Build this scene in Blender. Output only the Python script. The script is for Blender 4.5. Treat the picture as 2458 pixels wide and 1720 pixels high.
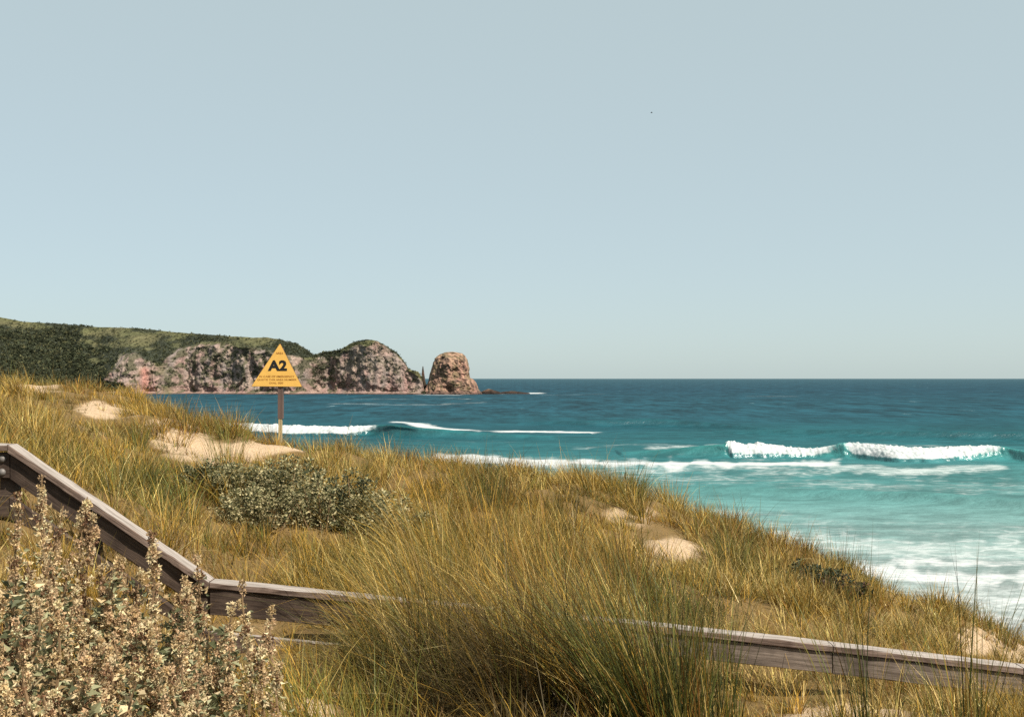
import bpy, math, random
import numpy as np
from mathutils import Vector

# ------------------------------------------------------------------ camera, sky, sun, exposure
for o in list(bpy.data.objects):
    bpy.data.objects.remove(o)
sc = bpy.context.scene
col = sc.collection
EYE = 12.0                       # eye height above the sea
W, H, F = 2458.0, 1720.0, 2636.0 # photograph size and focal length in its pixels
PITCH = math.atan(48.0 / F)      # the horizon sits 48 px under the middle

cd = bpy.data.cameras.new('camera')
cd.sensor_width = 36.0
cd.lens = 36.0 * F / W
cd.clip_start = 0.05
cd.clip_end = 120000.0
cam = bpy.data.objects.new('camera', cd)
cam.location = (0, 0, EYE)
cam.rotation_euler = (math.radians(90) + PITCH, 0, 0)
col.objects.link(cam)
sc.camera = cam

SUN_EL, SUN_AZ = math.radians(50), math.radians(130)   # azimuth clockwise from +Y (view direction)
SUN_DIR = Vector((math.sin(SUN_AZ) * math.cos(SUN_EL), math.cos(SUN_AZ) * math.cos(SUN_EL), math.sin(SUN_EL)))
world = bpy.data.worlds.new('World')
sc.world = world
world.use_nodes = True
wn, wl = world.node_tree.nodes, world.node_tree.links
wn.clear()
sky = wn.new('ShaderNodeTexSky')
sky.sky_type = 'NISHITA'
sky.sun_disc = False
sky.sun_elevation = SUN_EL
sky.sun_rotation = SUN_AZ
sky.altitude = 0
sky.air_density = 0.7
sky.dust_density = 1.1
sky.ozone_density = 2.0
haze_mix = wn.new('ShaderNodeMix'); haze_mix.data_type = 'RGBA'      # thin even summer haze over the whole dome
haze_mix.inputs[0].default_value = 0.72
haze_mix.inputs[7].default_value = (4.45, 5.3, 5.15, 1)
bg = wn.new('ShaderNodeBackground')
bg.inputs['Strength'].default_value = 0.079
wo = wn.new('ShaderNodeOutputWorld')
wl.new(sky.outputs[0], haze_mix.inputs[6])
wl.new(haze_mix.outputs[2], bg.inputs['Color'])
wl.new(bg.outputs[0], wo.inputs['Surface'])

sl = bpy.data.lights.new('sun', 'SUN')
sl.energy = 5.0
sl.angle = math.radians(0.5)
sl.color = (1.0, 0.93, 0.82)
sun = bpy.data.objects.new('sun', sl)
sun.rotation_euler = SUN_DIR.to_track_quat('Z', 'Y').to_euler()
col.objects.link(sun)

vs = sc.view_settings
vs.view_transform = 'Standard'
vs.look = 'None'
vs.gamma = 1.0
vs.use_curve_mapping = False
vs.exposure = 0.80
sc.cycles.use_denoising = False
sc.cycles.max_bounces = 6
sc.cycles.diffuse_bounces = 3
sc.cycles.glossy_bounces = 2
sc.cycles.transmission_bounces = 3
sc.cycles.caustics_reflective = False
sc.cycles.caustics_refractive = False

# ------------------------------------------------------------------ helpers
R0 = np.random.default_rng(7)
_perm = np.concatenate([np.random.default_rng(3).permutation(256)] * 3)
_g3 = np.random.default_rng(4).normal(size=(256, 3))
_g3 /= np.linalg.norm(_g3, axis=1)[:, None]

def noise3(x, y, z):
    x, y, z = np.broadcast_arrays(np.asarray(x, float), np.asarray(y, float), np.asarray(z, float))
    xi, yi, zi = np.floor(x).astype(int), np.floor(y).astype(int), np.floor(z).astype(int)
    fx, fy, fz = x - xi, y - yi, z - zi
    u, v, w = [t * t * t * (t * (t * 6 - 15) + 10) for t in (fx, fy, fz)]
    out = 0
    for dx in (0, 1):
        for dy in (0, 1):
            for dz in (0, 1):
                g = _g3[_perm[_perm[_perm[(xi + dx) & 255] + ((yi + dy) & 255)] + ((zi + dz) & 255)]]
                d = g[..., 0] * (fx - dx) + g[..., 1] * (fy - dy) + g[..., 2] * (fz - dz)
                out = out + d * (u if dx else 1 - u) * (v if dy else 1 - v) * (w if dz else 1 - w)
    return out * 1.5

def fbm(x, y, z=0.0, octv=4, gain=0.5):
    s, a = 0, 1.0
    for i in range(octv):
        s = s + a * noise3(np.asarray(x) * 2 ** i + 17.3 * i, np.asarray(y) * 2 ** i + 5.1 * i, np.asarray(z) * 2 ** i + 9.7 * i)
        a *= gain
    return s

def sstep(a, b, x):
    t = np.clip((np.asarray(x, float) - a) / (b - a), 0, 1)
    return t * t * (3 - 2 * t)

def ray_point(px, py, D):
    """the point at distance D (metres along +Y) seen at a photo pixel"""
    c, s = math.cos(PITCH), math.sin(PITCH)
    a, b = (np.asarray(px, float) - W / 2) / F, (H / 2 - np.asarray(py, float)) / F
    k = D / (c - b * s)
    return a * k, D + 0 * k, EYE + k * (s + b * c)

def to_pixel(x, y, z):
    c, s = math.cos(PITCH), math.sin(PITCH)
    z = z - EYE
    d = np.maximum(y * c + z * s, 1e-3)
    return W / 2 + F * x / d, H / 2 - F * (-y * s + z * c) / d

def new_mesh(name, v, f, mat, parent=None, attrs=None, smooth=False):
    v = np.asarray(v, np.float32); f = np.asarray(f, np.int32)
    n = f.shape[1]
    m = bpy.data.meshes.new(name)
    m.vertices.add(len(v)); m.vertices.foreach_set('co', v.ravel())
    m.loops.add(f.size); m.loops.foreach_set('vertex_index', f.ravel())
    m.polygons.add(len(f)); m.polygons.foreach_set('loop_start', np.arange(0, f.size, n, dtype=np.int32))
    try:
        m.polygons.foreach_set('loop_total', np.full(len(f), n, np.int32))
    except Exception:
        pass
    for k, a in (attrs or {}).items():
        a = np.asarray(a, np.float32)
        if a.ndim == 1:
            at = m.attributes.new(k, 'FLOAT', 'POINT'); at.data.foreach_set('value', a)
        else:
            if a.shape[1] == 3:
                a = np.concatenate([a, np.ones((len(a), 1), np.float32)], 1)
            at = m.attributes.new(k, 'FLOAT_COLOR', 'POINT'); at.data.foreach_set('color', a.ravel())
    m.update(calc_edges=True); m.validate()
    m.polygons.foreach_set('use_smooth', np.full(len(m.polygons), bool(smooth)))
    if mat: m.materials.append(mat)
    o = bpy.data.objects.new(name, m)
    col.objects.link(o)
    if parent: o.parent = parent
    return o

def grid_faces(nr, nc):
    i = np.arange(nr - 1)[:, None] * nc + np.arange(nc - 1)[None, :]
    i = i.ravel()
    return np.stack([i, i + 1, i + nc + 1, i + nc], 1)

def tag(o, label=None, cat=None, group=None, kind=None):
    if label: o['label'] = label
    if cat: o['category'] = cat
    if group: o['group'] = group
    if kind: o['kind'] = kind
    return o

def empty(name, loc):
    o = bpy.data.objects.new(name, None)
    o.empty_display_size = 0.1
    o.location = loc
    col.objects.link(o)
    return o

def child_mesh(name, v, f, mat, parent, **k):
    v = np.asarray(v, float) - np.asarray(parent.location)[None, :]
    return new_mesh(name, v, f, mat, parent, **k)

# ---- materials
ALB = 0.72      # every surface colour below is written for a dimmer sun; this brings them all to their real reflectance

def dim(nt, c):
    return mix_col(nt, 1.0, c, (ALB, ALB, ALB), 'MULTIPLY')

def base_mat(name, rough=0.8, spec=0.3):
    m = bpy.data.materials.new(name); m.use_nodes = True
    nt = m.node_tree; b = nt.nodes['Principled BSDF']
    b.inputs['Roughness'].default_value = rough
    b.inputs['Specular IOR Level'].default_value = spec
    return m, nt, b

def N(nt, t, **k):
    n = nt.nodes.new(t)
    for a, v in k.items(): setattr(n, a, v)
    return n

def math_node(nt, op, a, b=None, clamp=False):
    n = N(nt, 'ShaderNodeMath', operation=op, use_clamp=clamp)
    for i, v in enumerate((a, b)):
        if v is None: continue
        if isinstance(v, (int, float)): n.inputs[i].default_value = v
        else: nt.links.new(v, n.inputs[i])
    return n.outputs[0]

def mix_col(nt, fac, a, b, mode='MIX'):
    n = N(nt, 'ShaderNodeMix', data_type='RGBA', blend_type=mode)
    for i, v in ((0, fac), (6, a), (7, b)):
        if isinstance(v, (int, float)): n.inputs[i].default_value = v
        elif isinstance(v, tuple): n.inputs[i].default_value = (*v, 1)
        else: nt.links.new(v, n.inputs[i])
    return n.outputs[2]

def noise_node(nt, scale, detail=4, rough=0.55, stretch=None, out='Fac'):
    g = N(nt, 'ShaderNodeNewGeometry')
    v = g.outputs['Position']
    if stretch:
        mp = N(nt, 'ShaderNodeMapping'); mp.inputs['Scale'].default_value = stretch
        nt.links.new(v, mp.inputs['Vector']); v = mp.outputs[0]
    n = N(nt, 'ShaderNodeTexNoise')
    n.inputs['Scale'].default_value = scale; n.inputs['Detail'].default_value = detail; n.inputs['Roughness'].default_value = rough
    nt.links.new(v, n.inputs['Vector'])
    return n.outputs[out]

def ramp(nt, fac, a, b, lo=0.0, hi=1.0):
    n = N(nt, 'ShaderNodeMapRange', interpolation_type='SMOOTHSTEP')
    for i, v in enumerate((fac, a, b, lo, hi)):
        if isinstance(v, (int, float)): n.inputs[i].default_value = v
        else: nt.links.new(v, n.inputs[i])
    return n.outputs[0]

def bump(nt, height, strength, dist):
    n = N(nt, 'ShaderNodeBump')
    n.inputs['Strength'].default_value = strength; n.inputs['Distance'].default_value = dist
    nt.links.new(height, n.inputs['Height'])
    return n.outputs[0]

def attr(nt, name, color=True):
    n = N(nt, 'ShaderNodeAttribute', attribute_name=name)
    return n.outputs['Color'] if color else n.outputs['Fac']

def mat_leaf(name, trans=0.35, rough=0.55, spec=0.35):
    m, nt, b = base_mat(name, rough, spec)
    c = dim(nt, attr(nt, 'col'))
    nt.links.new(c, b.inputs['Base Color'])
    t = N(nt, 'ShaderNodeBsdfTranslucent'); nt.links.new(c, t.inputs['Color'])
    mx = N(nt, 'ShaderNodeMixShader'); mx.inputs[0].default_value = trans
    nt.links.new(b.outputs[0], mx.inputs[1]); nt.links.new(t.outputs[0], mx.inputs[2])
    nt.links.new(mx.outputs[0], nt.nodes['Material Output'].inputs['Surface'])
    return m

M_GRASS = mat_leaf('grass_blades', 0.25, 0.5, 0.16)
M_LEAF = mat_leaf('saltbush_leaves', 0.32, 0.6, 0.3)
M_SCRUB = mat_leaf('headland_scrub', 0.15, 0.8, 0.1)

def mat_sand():
    m, nt, b = base_mat('dune_sand', 0.95, 0.15)
    n1 = noise_node(nt, 3.0, 6)
    n2 = noise_node(nt, 60.0, 3)
    sand = mix_col(nt, n1, (0.52, 0.37, 0.23), (0.66, 0.49, 0.33))
    sand = mix_col(nt, ramp(nt, n2, 0.45, 0.75), sand, (0.36, 0.24, 0.13))
    n3 = noise_node(nt, 1.0, 6, 0.75, (22.0, 60.0, 30.0))
    thatch = mix_col(nt, n3, (0.06, 0.038, 0.018), (0.34, 0.22, 0.085))
    lit = attr(nt, 'litter', False)
    fac = ramp(nt, math_node(nt, 'ADD', lit, math_node(nt, 'MULTIPLY', math_node(nt, 'SUBTRACT', n1, 0.5), 0.5)), 0.2, 0.6)
    c = mix_col(nt, fac, sand, thatch)
    wet = attr(nt, 'wet', False)
    c = mix_col(nt, wet, c, (0.22, 0.18, 0.14))
    nt.links.new(dim(nt, c), b.inputs['Base Color'])
    rp = noise_node(nt, 1.0, 3, 0.5, (9.0, 26.0, 9.0))
    h = math_node(nt, 'ADD', math_node(nt, 'ADD', n2, math_node(nt, 'MULTIPLY', rp, 2.5)), math_node(nt, 'MULTIPLY', n3, 2.0))
    lump_ = noise_node(nt, 7.0, 4, 0.6)
    nt.links.new(bump(nt, math_node(nt, 'ADD', h, math_node(nt, 'MULTIPLY', lump_, 5.0)), 0.45, 0.03), b.inputs['Normal'])
    return m

def mat_sea():
    m = bpy.data.materials.new('sea_water'); m.use_nodes = True
    nt = m.node_tree; nt.nodes.clear()
    wc = attr(nt, 'wcol')
    foam = attr(nt, 'foam', False)
    veil = attr(nt, 'veil', False)
    far = ramp(nt, attr(nt, 'far', False), 0.0, 1.0)
    # wavelets and streaks close in, wind patches and swell lines further out
    a1 = noise_node(nt, 1.0, 5, 0.6, (0.030, 0.055, 0.0))
    a2 = noise_node(nt, 1.0, 5, 0.7, (0.20, 0.42, 0.3))
    b1_ = noise_node(nt, 1.0, 6, 0.72, (0.050, 0.014, 0.0))
    b2_ = noise_node(nt, 1.0, 5, 0.75, (0.16, 0.045, 0.0))
    near_v = math_node(nt, 'ADD', math_node(nt, 'MULTIPLY', a1, 0.9), math_node(nt, 'MULTIPLY', a2, 1.1))
    far_v = math_node(nt, 'ADD', math_node(nt, 'MULTIPLY', b1_, 1.0), math_node(nt, 'MULTIPLY', b2_, 1.0))
    mv = N(nt, 'ShaderNodeMix', data_type='FLOAT')
    nt.links.new(far, mv.inputs[0]); nt.links.new(near_v, mv.inputs[2]); nt.links.new(far_v, mv.inputs[3])
    lo = N(nt, 'ShaderNodeMix', data_type='FLOAT'); nt.links.new(far, lo.inputs[0]); lo.inputs[2].default_value = 0.66; lo.inputs[3].default_value = 0.42
    hi = N(nt, 'ShaderNodeMix', data_type='FLOAT'); nt.links.new(far, hi.inputs[0]); hi.inputs[2].default_value = 1.34; hi.inputs[3].default_value = 1.6
    k = ramp(nt, mv.outputs[0], 0.70, 1.32, lo.outputs[0], hi.outputs[0])
    kk = N(nt, 'ShaderNodeCombineXYZ')
    for i in range(3): nt.links.new(k, kk.inputs[i])
    wcol = mix_col(nt, 1.0, wc, kk.outputs[0], 'MULTIPLY')
    # thin spread foam
    f1 = noise_node(nt, 1.0, 7, 0.70, (0.09, 0.20, 0.2))
    f2 = noise_node(nt, 1.0, 5, 0.7, (0.7, 1.3, 1.0))
    fn = math_node(nt, 'ADD', math_node(nt, 'MULTIPLY', f1, 0.65), math_node(nt, 'MULTIPLY', f2, 0.35))
    vl = ramp(nt, math_node(nt, 'ADD', math_node(nt, 'MULTIPLY', veil, 0.50), fn), 0.66, 1.16, 0.0, 0.85)
    c = mix_col(nt, vl, wcol, (0.46, 0.53, 0.51))
    gpos = N(nt, 'ShaderNodeNewGeometry'); mp = N(nt, 'ShaderNodeMapping'); mp.inputs['Scale'].default_value = (0.32, 0.50, 0.0)
    nt.links.new(gpos.outputs['Position'], mp.inputs['Vector'])
    dist_n = noise_node(nt, 1.0, 4, 0.6, (0.22, 0.35, 0.0), 'Color')
    ad = N(nt, 'ShaderNodeVectorMath', operation='MULTIPLY_ADD'); nt.links.new(dist_n, ad.inputs[0]); ad.inputs[1].default_value = (2.2, 2.2, 0.0); nt.links.new(mp.outputs[0], ad.inputs[2])
    vo = N(nt, 'ShaderNodeTexVoronoi', feature='DISTANCE_TO_EDGE'); vo.inputs['Scale'].default_value = 1.0; nt.links.new(ad.outputs[0], vo.inputs['Vector'])
    lace = math_node(nt, 'MULTIPLY', ramp(nt, vo.outputs['Distance'], 0.0, 0.16, 1.0, 0.0), ramp(nt, math_node(nt, 'ADD', math_node(nt, 'MULTIPLY', veil, 0.6), f1), 0.66, 1.0))
    c = mix_col(nt, math_node(nt, 'MULTIPLY', lace, 0.55), c, (0.62, 0.66, 0.65))
    fm = ramp(nt, math_node(nt, 'ADD', foam, math_node(nt, 'MULTIPLY', math_node(nt, 'SUBTRACT', fn, 0.5), 2.0)), 0.32, 0.80)
    f3 = noise_node(nt, 1.0, 5, 0.75, (1.1, 2.0, 1.6))
    c = mix_col(nt, fm, c, mix_col(nt, ramp(nt, f3, 0.36, 0.60), (0.42, 0.48, 0.48), (0.66, 0.66, 0.655)))
    cap = noise_node(nt, 1.0, 3, 0.6, (0.055, 0.018, 0.0))
    capm = math_node(nt, 'MULTIPLY', ramp(nt, cap, 0.69, 0.74), ramp(nt, f2, 0.42, 0.6))
    c = mix_col(nt, math_node(nt, 'MULTIPLY', capm, 0.7), c, (0.42, 0.56, 0.58))
    b1 = noise_node(nt, 1.0, 5, 0.6, (0.35, 0.8, 0.5))
    b2 = noise_node(nt, 1.0, 4, 0.6, (1.6, 3.0, 2.0))
    hh = math_node(nt, 'ADD', math_node(nt, 'MULTIPLY', b1, 1.0), math_node(nt, 'MULTIPLY', b2, 0.25))
    nb_n = N(nt, 'ShaderNodeBump'); nb_n.inputs['Distance'].default_value = 1.0
    nt.links.new(hh, nb_n.inputs['Height']); nt.links.new(ramp(nt, fm, 0.0, 1.0, 0.45, 0.12), nb_n.inputs['Strength'])
    nb_ = nb_n.outputs[0]
    # the ruffled surface mirrors only a little of the sky; most of its colour comes from inside the water
    df = N(nt, 'ShaderNodeBsdfDiffuse'); nt.links.new(dim(nt, c), df.inputs['Color']); nt.links.new(nb_, df.inputs['Normal'])
    gl = N(nt, 'ShaderNodeBsdfGlossy'); gl.inputs['Roughness'].default_value = 0.28; nt.links.new(nb_, gl.inputs['Normal'])
    mx = N(nt, 'ShaderNodeMixShader')
    nt.links.new(math_node(nt, 'MULTIPLY', math_node(nt, 'SUBTRACT', 1.0, math_node(nt, 'MAXIMUM', fm, vl)), 0.075), mx.inputs[0])
    nt.links.new(df.outputs[0], mx.inputs[1]); nt.links.new(gl.outputs[0], mx.inputs[2])
    out = N(nt, 'ShaderNodeOutputMaterial'); nt.links.new(mx.outputs[0], out.inputs['Surface'])
    return m

def mat_rock(name):
    m, nt, b = base_mat(name, 0.9, 0.2)
    c = attr(nt, 'col')
    n1 = noise_node(nt, 0.5, 7, 0.7)
    k = ramp(nt, n1, 0.3, 0.7, 0.72, 1.25)
    kk = N(nt, 'ShaderNodeCombineXYZ')
    for i in range(3): nt.links.new(k, kk.inputs[i])
    c = mix_col(nt, 1.0, c, kk.outputs[0], 'MULTIPLY')
    nt.links.new(dim(nt, c), b.inputs['Base Color'])
    n2 = noise_node(nt, 0.35, 8, 0.7, (1, 1, 0.6))
    nt.links.new(bump(nt, n2, 0.9, 2.5), b.inputs['Normal'])
    return m

def mat_wood(name, ca, cb, bleach=False):
    m, nt, b = base_mat(name, 0.9, 0.08)
    st = (2.0, 40.0, 40.0)
    tc = N(nt, 'ShaderNodeTexCoord')
    mp = N(nt, 'ShaderNodeMapping'); mp.inputs['Scale'].default_value = st
    nt.links.new(tc.outputs['Object'], mp.inputs['Vector'])
    n = N(nt, 'ShaderNodeTexNoise'); n.inputs['Scale'].default_value = 1.5; n.inputs['Detail'].default_value = 6; n.inputs['Roughness'].default_value = 0.65
    nt.links.new(mp.outputs[0], n.inputs['Vector'])
    n2 = noise_node(nt, 5.0, 5, 0.6)
    c = mix_col(nt, ramp(nt, n.outputs['Fac'], 0.3, 0.7), ca, cb)
    c = mix_col(nt, ramp(nt, n2, 0.42, 0.72, 0.0, 0.75), c, tuple(0.55 * v for v in ca))
    if bleach:
        g = N(nt, 'ShaderNodeNewGeometry'); sp = N(nt, 'ShaderNodeSeparateXYZ'); nt.links.new(g.outputs['True Normal'], sp.inputs[0])
        c = mix_col(nt, ramp(nt, sp.outputs['Z'], 0.5, 0.8), c, mix_col(nt, ramp(nt, n.outputs['Fac'], 0.3, 0.7), (0.22, 0.185, 0.16), (0.50, 0.44, 0.395)))
    nt.links.new(dim(nt, c), b.inputs['Base Color'])
    nt.links.new(bump(nt, n.outputs['Fac'], 0.8, 0.006), b.inputs['Normal'])
    return m

def mat_plain(name, c, rough=0.6, spec=0.3, metal=0.0, var=0.15, scale=20.0):
    m, nt, b = base_mat(name, rough, spec)
    b.inputs['Metallic'].default_value = metal
    n = noise_node(nt, scale, 4)
    cc = mix_col(nt, n, tuple(v * (1 - var) for v in c), tuple(min(1, v * (1 + var)) for v in c))
    nt.links.new(dim(nt, cc), b.inputs['Base Color'])
    return m

M_SAND = mat_sand()
M_SEA = mat_sea()
M_ROCK = mat_rock('granite_cliff')
M_CAP = mat_wood('weathered_cap_timber', (0.12, 0.080, 0.062), (0.32, 0.235, 0.19), True)
M_BOARD = mat_wood('shade_dark_boards', (0.055, 0.038, 0.03), (0.12, 0.085, 0.065))  # dark tone carries the cap's shade in the board colour
M_BOARD_GREY = mat_wood('grey_weathered_boards', (0.11, 0.085, 0.068), (0.27, 0.215, 0.175))
M_STEM = mat_plain('dry_stems', (0.26, 0.17, 0.09), 0.8, 0.2)
M_STEEL = mat_plain('galvanised_bolt', (0.20, 0.18, 0.165), 0.6, 0.4, 0.3)
M_YELLOW = mat_plain('yellow_enamel', (0.82, 0.48, 0.115), 0.75, 0.15, 0, 0.13, 9.0)
M_BLACK = mat_plain('black_print', (0.012, 0.012, 0.014), 0.5, 0.3)
M_REDTXT = mat_plain('brown_print', (0.42, 0.17, 0.03), 0.5, 0.3)
M_EDGE_SHADE = mat_plain('sign_edge_shade', (0.22, 0.11, 0.04), 0.6, 0.3)  # dark brown stands in for the shadow along the panel's thickness
M_POST = mat_plain('brown_post', (0.13, 0.085, 0.07), 0.6, 0.35, 0, 0.3, 9.0)
M_STAKE = mat_plain('bare_timber_stake', (0.42, 0.33, 0.18), 0.8, 0.2, 0, 0.25, 25.0)
M_BIRD = mat_plain('dark_plumage', (0.05, 0.05, 0.055), 0.8, 0.2)

# ------------------------------------------------------------------ dune terrain
_ctl = [  # photo column, photo row of the sand, distance
    (-500, 870, 20), (-250, 890, 19), (0, 925, 18), (250, 948, 17), (450, 1012, 15.5), (640, 1062, 14.2), (900, 1098, 14), (1100, 1133, 13.8),
    (1300, 1165, 13.5), (1500, 1190, 13.2), (1720, 1250, 13), (2000, 1362, 12.6), (2250, 1472, 12.3), (2458, 1552, 12), (2750, 1700, 12), (3000, 1830, 12),
    (-500, 1100, 7.2), (0, 1150, 7.1), (150, 1235, 7.1), (300, 1330, 7.1), (520, 1455, 7.1), (940, 1478, 7.1), (1300, 1510, 7.1), (1600, 1540, 7.1), (2000, 1595, 7.1), (2458, 1655, 7.2), (2900, 1720, 7.2),
    (-500, 1330, 5.9), (0, 1390, 5.9), (300, 1510, 5.9), (520, 1600, 5.9), (800, 1625, 5.9), (1100, 1600, 5.7), (1300, 1585, 5.6), (1500, 1610, 5.6), (1700, 1670, 5.9), (2100, 1715, 5.9), (2458, 1740, 5.9), (2900, 1800, 5.9),
    (0, 1560, 4.0), (300, 1660, 4.0), (600, 1790, 4.2), (1100, 1800, 4.2), (1400, 1800, 4.2), (1900, 1840, 4.2), (2458, 1880, 4.2),
    (380, 1160, 9.5), (1000, 1290, 9.5), (1600, 1370, 9.5), (2000, 1480, 9.5), (2458, 1605, 9.5)]
_cx, _cy, _cz = [], [], []
for a, b_, d in _ctl:
    p = ray_point(a, b_, d); _cx.append(float(p[0])); _cy.append(d); _cz.append(float(p[2]))
for x, y, z in ((-4, 0, -1.3), (0, 0, -1.66), (4, 0, -1.8), (0, -4, -1.66), (-6, -4, -1.3), (6, -4, -1.9), (0, 2.4, -1.66), (2.5, 2.4, -1.75), (-2.2, 2.2, -1.15)):
    _cx.append(x); _cy.append(y); _cz.append(EYE + z)
_cx, _cy, _cz = map(np.array, (_cx, _cy, _cz))

def _phi(r2):
    return np.where(r2 > 1e-12, 0.5 * r2 * np.log(np.maximum(r2, 1e-12)), 0.0)
_n = len(_cx)
_A = np.zeros((_n + 3, _n + 3))
_A[:_n, :_n] = _phi((_cx[:, None] - _cx[None]) ** 2 + (_cy[:, None] - _cy[None]) ** 2) + np.eye(_n) * 0.02
_A[:_n, _n] = 1; _A[:_n, _n + 1] = _cx; _A[:_n, _n + 2] = _cy
_A[_n:, :_n] = _A[:_n, _n:].T
_wt = np.linalg.solve(_A, np.concatenate([_cz, np.zeros(3)]))

def tps(x, y):
    out = _wt[_n] + _wt[_n + 1] * x + _wt[_n + 2] * y
    for i in range(_n):
        out = out + _wt[i] * _phi((x - _cx[i]) ** 2 + (y - _cy[i]) ** 2)
    return out

_rx = np.array([-60, -14, -8.4, -6.3, -4.6, -3.2, -1.75, -0.7, 0.36, 1.36, 2.42, 3.7, 4.8, 5.6, 7, 10, 60.])
_ry = np.array([24, 20, 18, 17, 15.5, 14.2, 14, 13.8, 13.5, 13.2, 13, 12.6, 12.3, 12, 12, 12, 14.])

def ridge_y(x):
    return np.interp(x, _rx, _ry)

def dune_z(x, y):
    x = np.asarray(x, float); y = np.asarray(y, float)
    r = ridge_y(x)
    xc = np.clip(x, -13, 9.5)
    yc = np.clip(np.minimum(y, r), -5, 30)
    z = tps(xc, yc) + np.where(x < -13, (-13 - x) * 0.04, 0) - np.where(x > 9.5, (x - 9.5) * 0.30, 0)
    t = np.maximum(y - r, 0)
    z = z - np.where(t < 4, 0.085 * t * t, 1.36 + 0.68 * (t - 4))
    amp = sstep(1.0, 4.0, y)
    z = z + amp * (0.16 * fbm(x * 0.55, y * 0.55, 1.3, 3) + 0.05 * fbm(x * 2.2, y * 2.2, 4.1, 3))
    beach = 0.25 - 0.022 * (y - 36) + 0.1 * fbm(x * 0.1, y * 0.1, 2.2, 2)
    k = 0.6
    z = np.log(np.exp(np.clip((z - beach) / k, -50, 50)) + 1) * k + beach
    return z

_gx, _gy = np.linspace(-14, 14, 420), np.linspace(2.2, 25, 340)
_gz = dune_z(*np.meshgrid(_gx, _gy))
def ground_z(x, y):
    fx = np.clip((x + 14) / 28 * 419, 0, 418.999); fy = np.clip((y - 2.2) / 22.8 * 339, 0, 338.999)
    i, j = fx.astype(int), fy.astype(int); fx, fy = fx - i, fy - j
    return (_gz[j, i] * (1 - fx) + _gz[j, i + 1] * fx) * (1 - fy) + (_gz[j + 1, i] * (1 - fx) + _gz[j + 1, i + 1] * fx) * fy

# grass density and colour zones, judged where a spot shows in the photograph: (column, row, half width, half height, strength)
_bare = [(262, 985, 95, 20, 0.82), (650, 1072, 125, 17, 0.9), (440, 1045, 90, 46, 0.62), (70, 930, 80, 12, 0.8), (1622, 1318, 80, 24, 0.78), (2350, 1530, 46, 44, 0.8), (2440, 1560, 30, 30, 0.6),
         (760, 1700, 60, 70, 0.6), (2000, 1715, 140, 30, 0.5), (2430, 1700, 80, 40, 0.7), (1530, 1240, 70, 22, 0.45), (1900, 1480, 110, 40, 0.15), (560, 1090, 110, 24, 0.7),
         (1950, 1430, 60, 30, 0.2), (1280, 1745, 170, 60, 0.9), (1600, 1680, 70, 80, 0.6), (200, 1560, 420, 160, 0.6), (560, 1640, 150, 80, 0.5)]

def density(x, y, z, sand=False):
    px, py = to_pixel(x, y, z)
    d = 1.0 + 0 * px
    wx_, wy_ = 0.6 * fbm(x * 0.9, y * 0.9, 3.3, 3), 0.6 * fbm(x * 0.9, y * 0.9, 6.3, 3)
    for cx, cy, rx, ry, s in (_bare[:13] if sand else _bare):
        d = d - s * (1.5 if sand else 1.0) * np.exp(-(((px - cx) / rx + wx_) ** 2 + ((py - cy) / ry + wy_) ** 2) ** 2)
    d = d * (0.80 + 0.5 * fbm(x * 0.9, y * 0.9, 8.8, 3))
    return np.clip(d, 0, 1.3)

def build_dune():
    xs = np.concatenate([np.linspace(-60, -14, 30)[:-1], np.linspace(-14, 11, 260), np.linspace(11, 60, 30)[1:]])
    ys = np.concatenate([np.linspace(-6, 2, 16)[:-1], np.linspace(2, 24, 240), np.linspace(24, 95, 40)[1:]])
    X, Y = np.meshgrid(xs, ys)
    Z = dune_z(X, Y)
    lit = np.clip(density(X, Y, Z, True), 0, 1) * 0.95 + 0.05
    lit = np.where(Y > ridge_y(X) + 6, 0.1, lit)
    wet = sstep(0.5, 0.1, Z)
    o = new_mesh('dune', np.stack([X, Y, Z], -1).reshape(-1, 3), grid_faces(len(ys), len(xs)), M_SAND,
                 attrs={'litter': lit.ravel(), 'wet': wet.ravel()}, smooth=True)
    tag(o, 'pale sand dune falling to the right towards the beach', kind='structure')
build_dune()

# ------------------------------------------------------------------ sea
def water_color(x, y):
    """colour of the water by depth over the sand: turquoise shallows, teal further out, dark blue far off, painted paler at the skyline to soften the horizon"""
    ys = np.array([30, 50, 62, 75, 95, 125, 160, 200, 260, 360, 600, 1200, 4000, 40000.])
    cs = np.array([[.25, .25, .24], [.28, .295, .285], [.265, .325, .31], [.19, .295, .28], [.108, .245, .236], [.060, .196, .194], [.032, .150, .158], [.018, .107, .122],
                   [.012, .078, .098], [.012, .066, .090], [.012, .060, .085], [.012, .053, .079], [.024, .073, .099], [.058, .115, .142]])  # last colours painted paler, a hazy softening of the horizon
    wy = y * (1 + 0.10 * fbm(x * 0.012, y * 0.012, 0.7, 3)) - 0.12 * x * sstep(60, 140, y) * sstep(900, 300, y)
    ly = np.log(np.clip(wy, 30, 40000))
    return np.stack([np.interp(ly, np.log(ys), cs[:, i]) for i in range(3)], -1)

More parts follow.
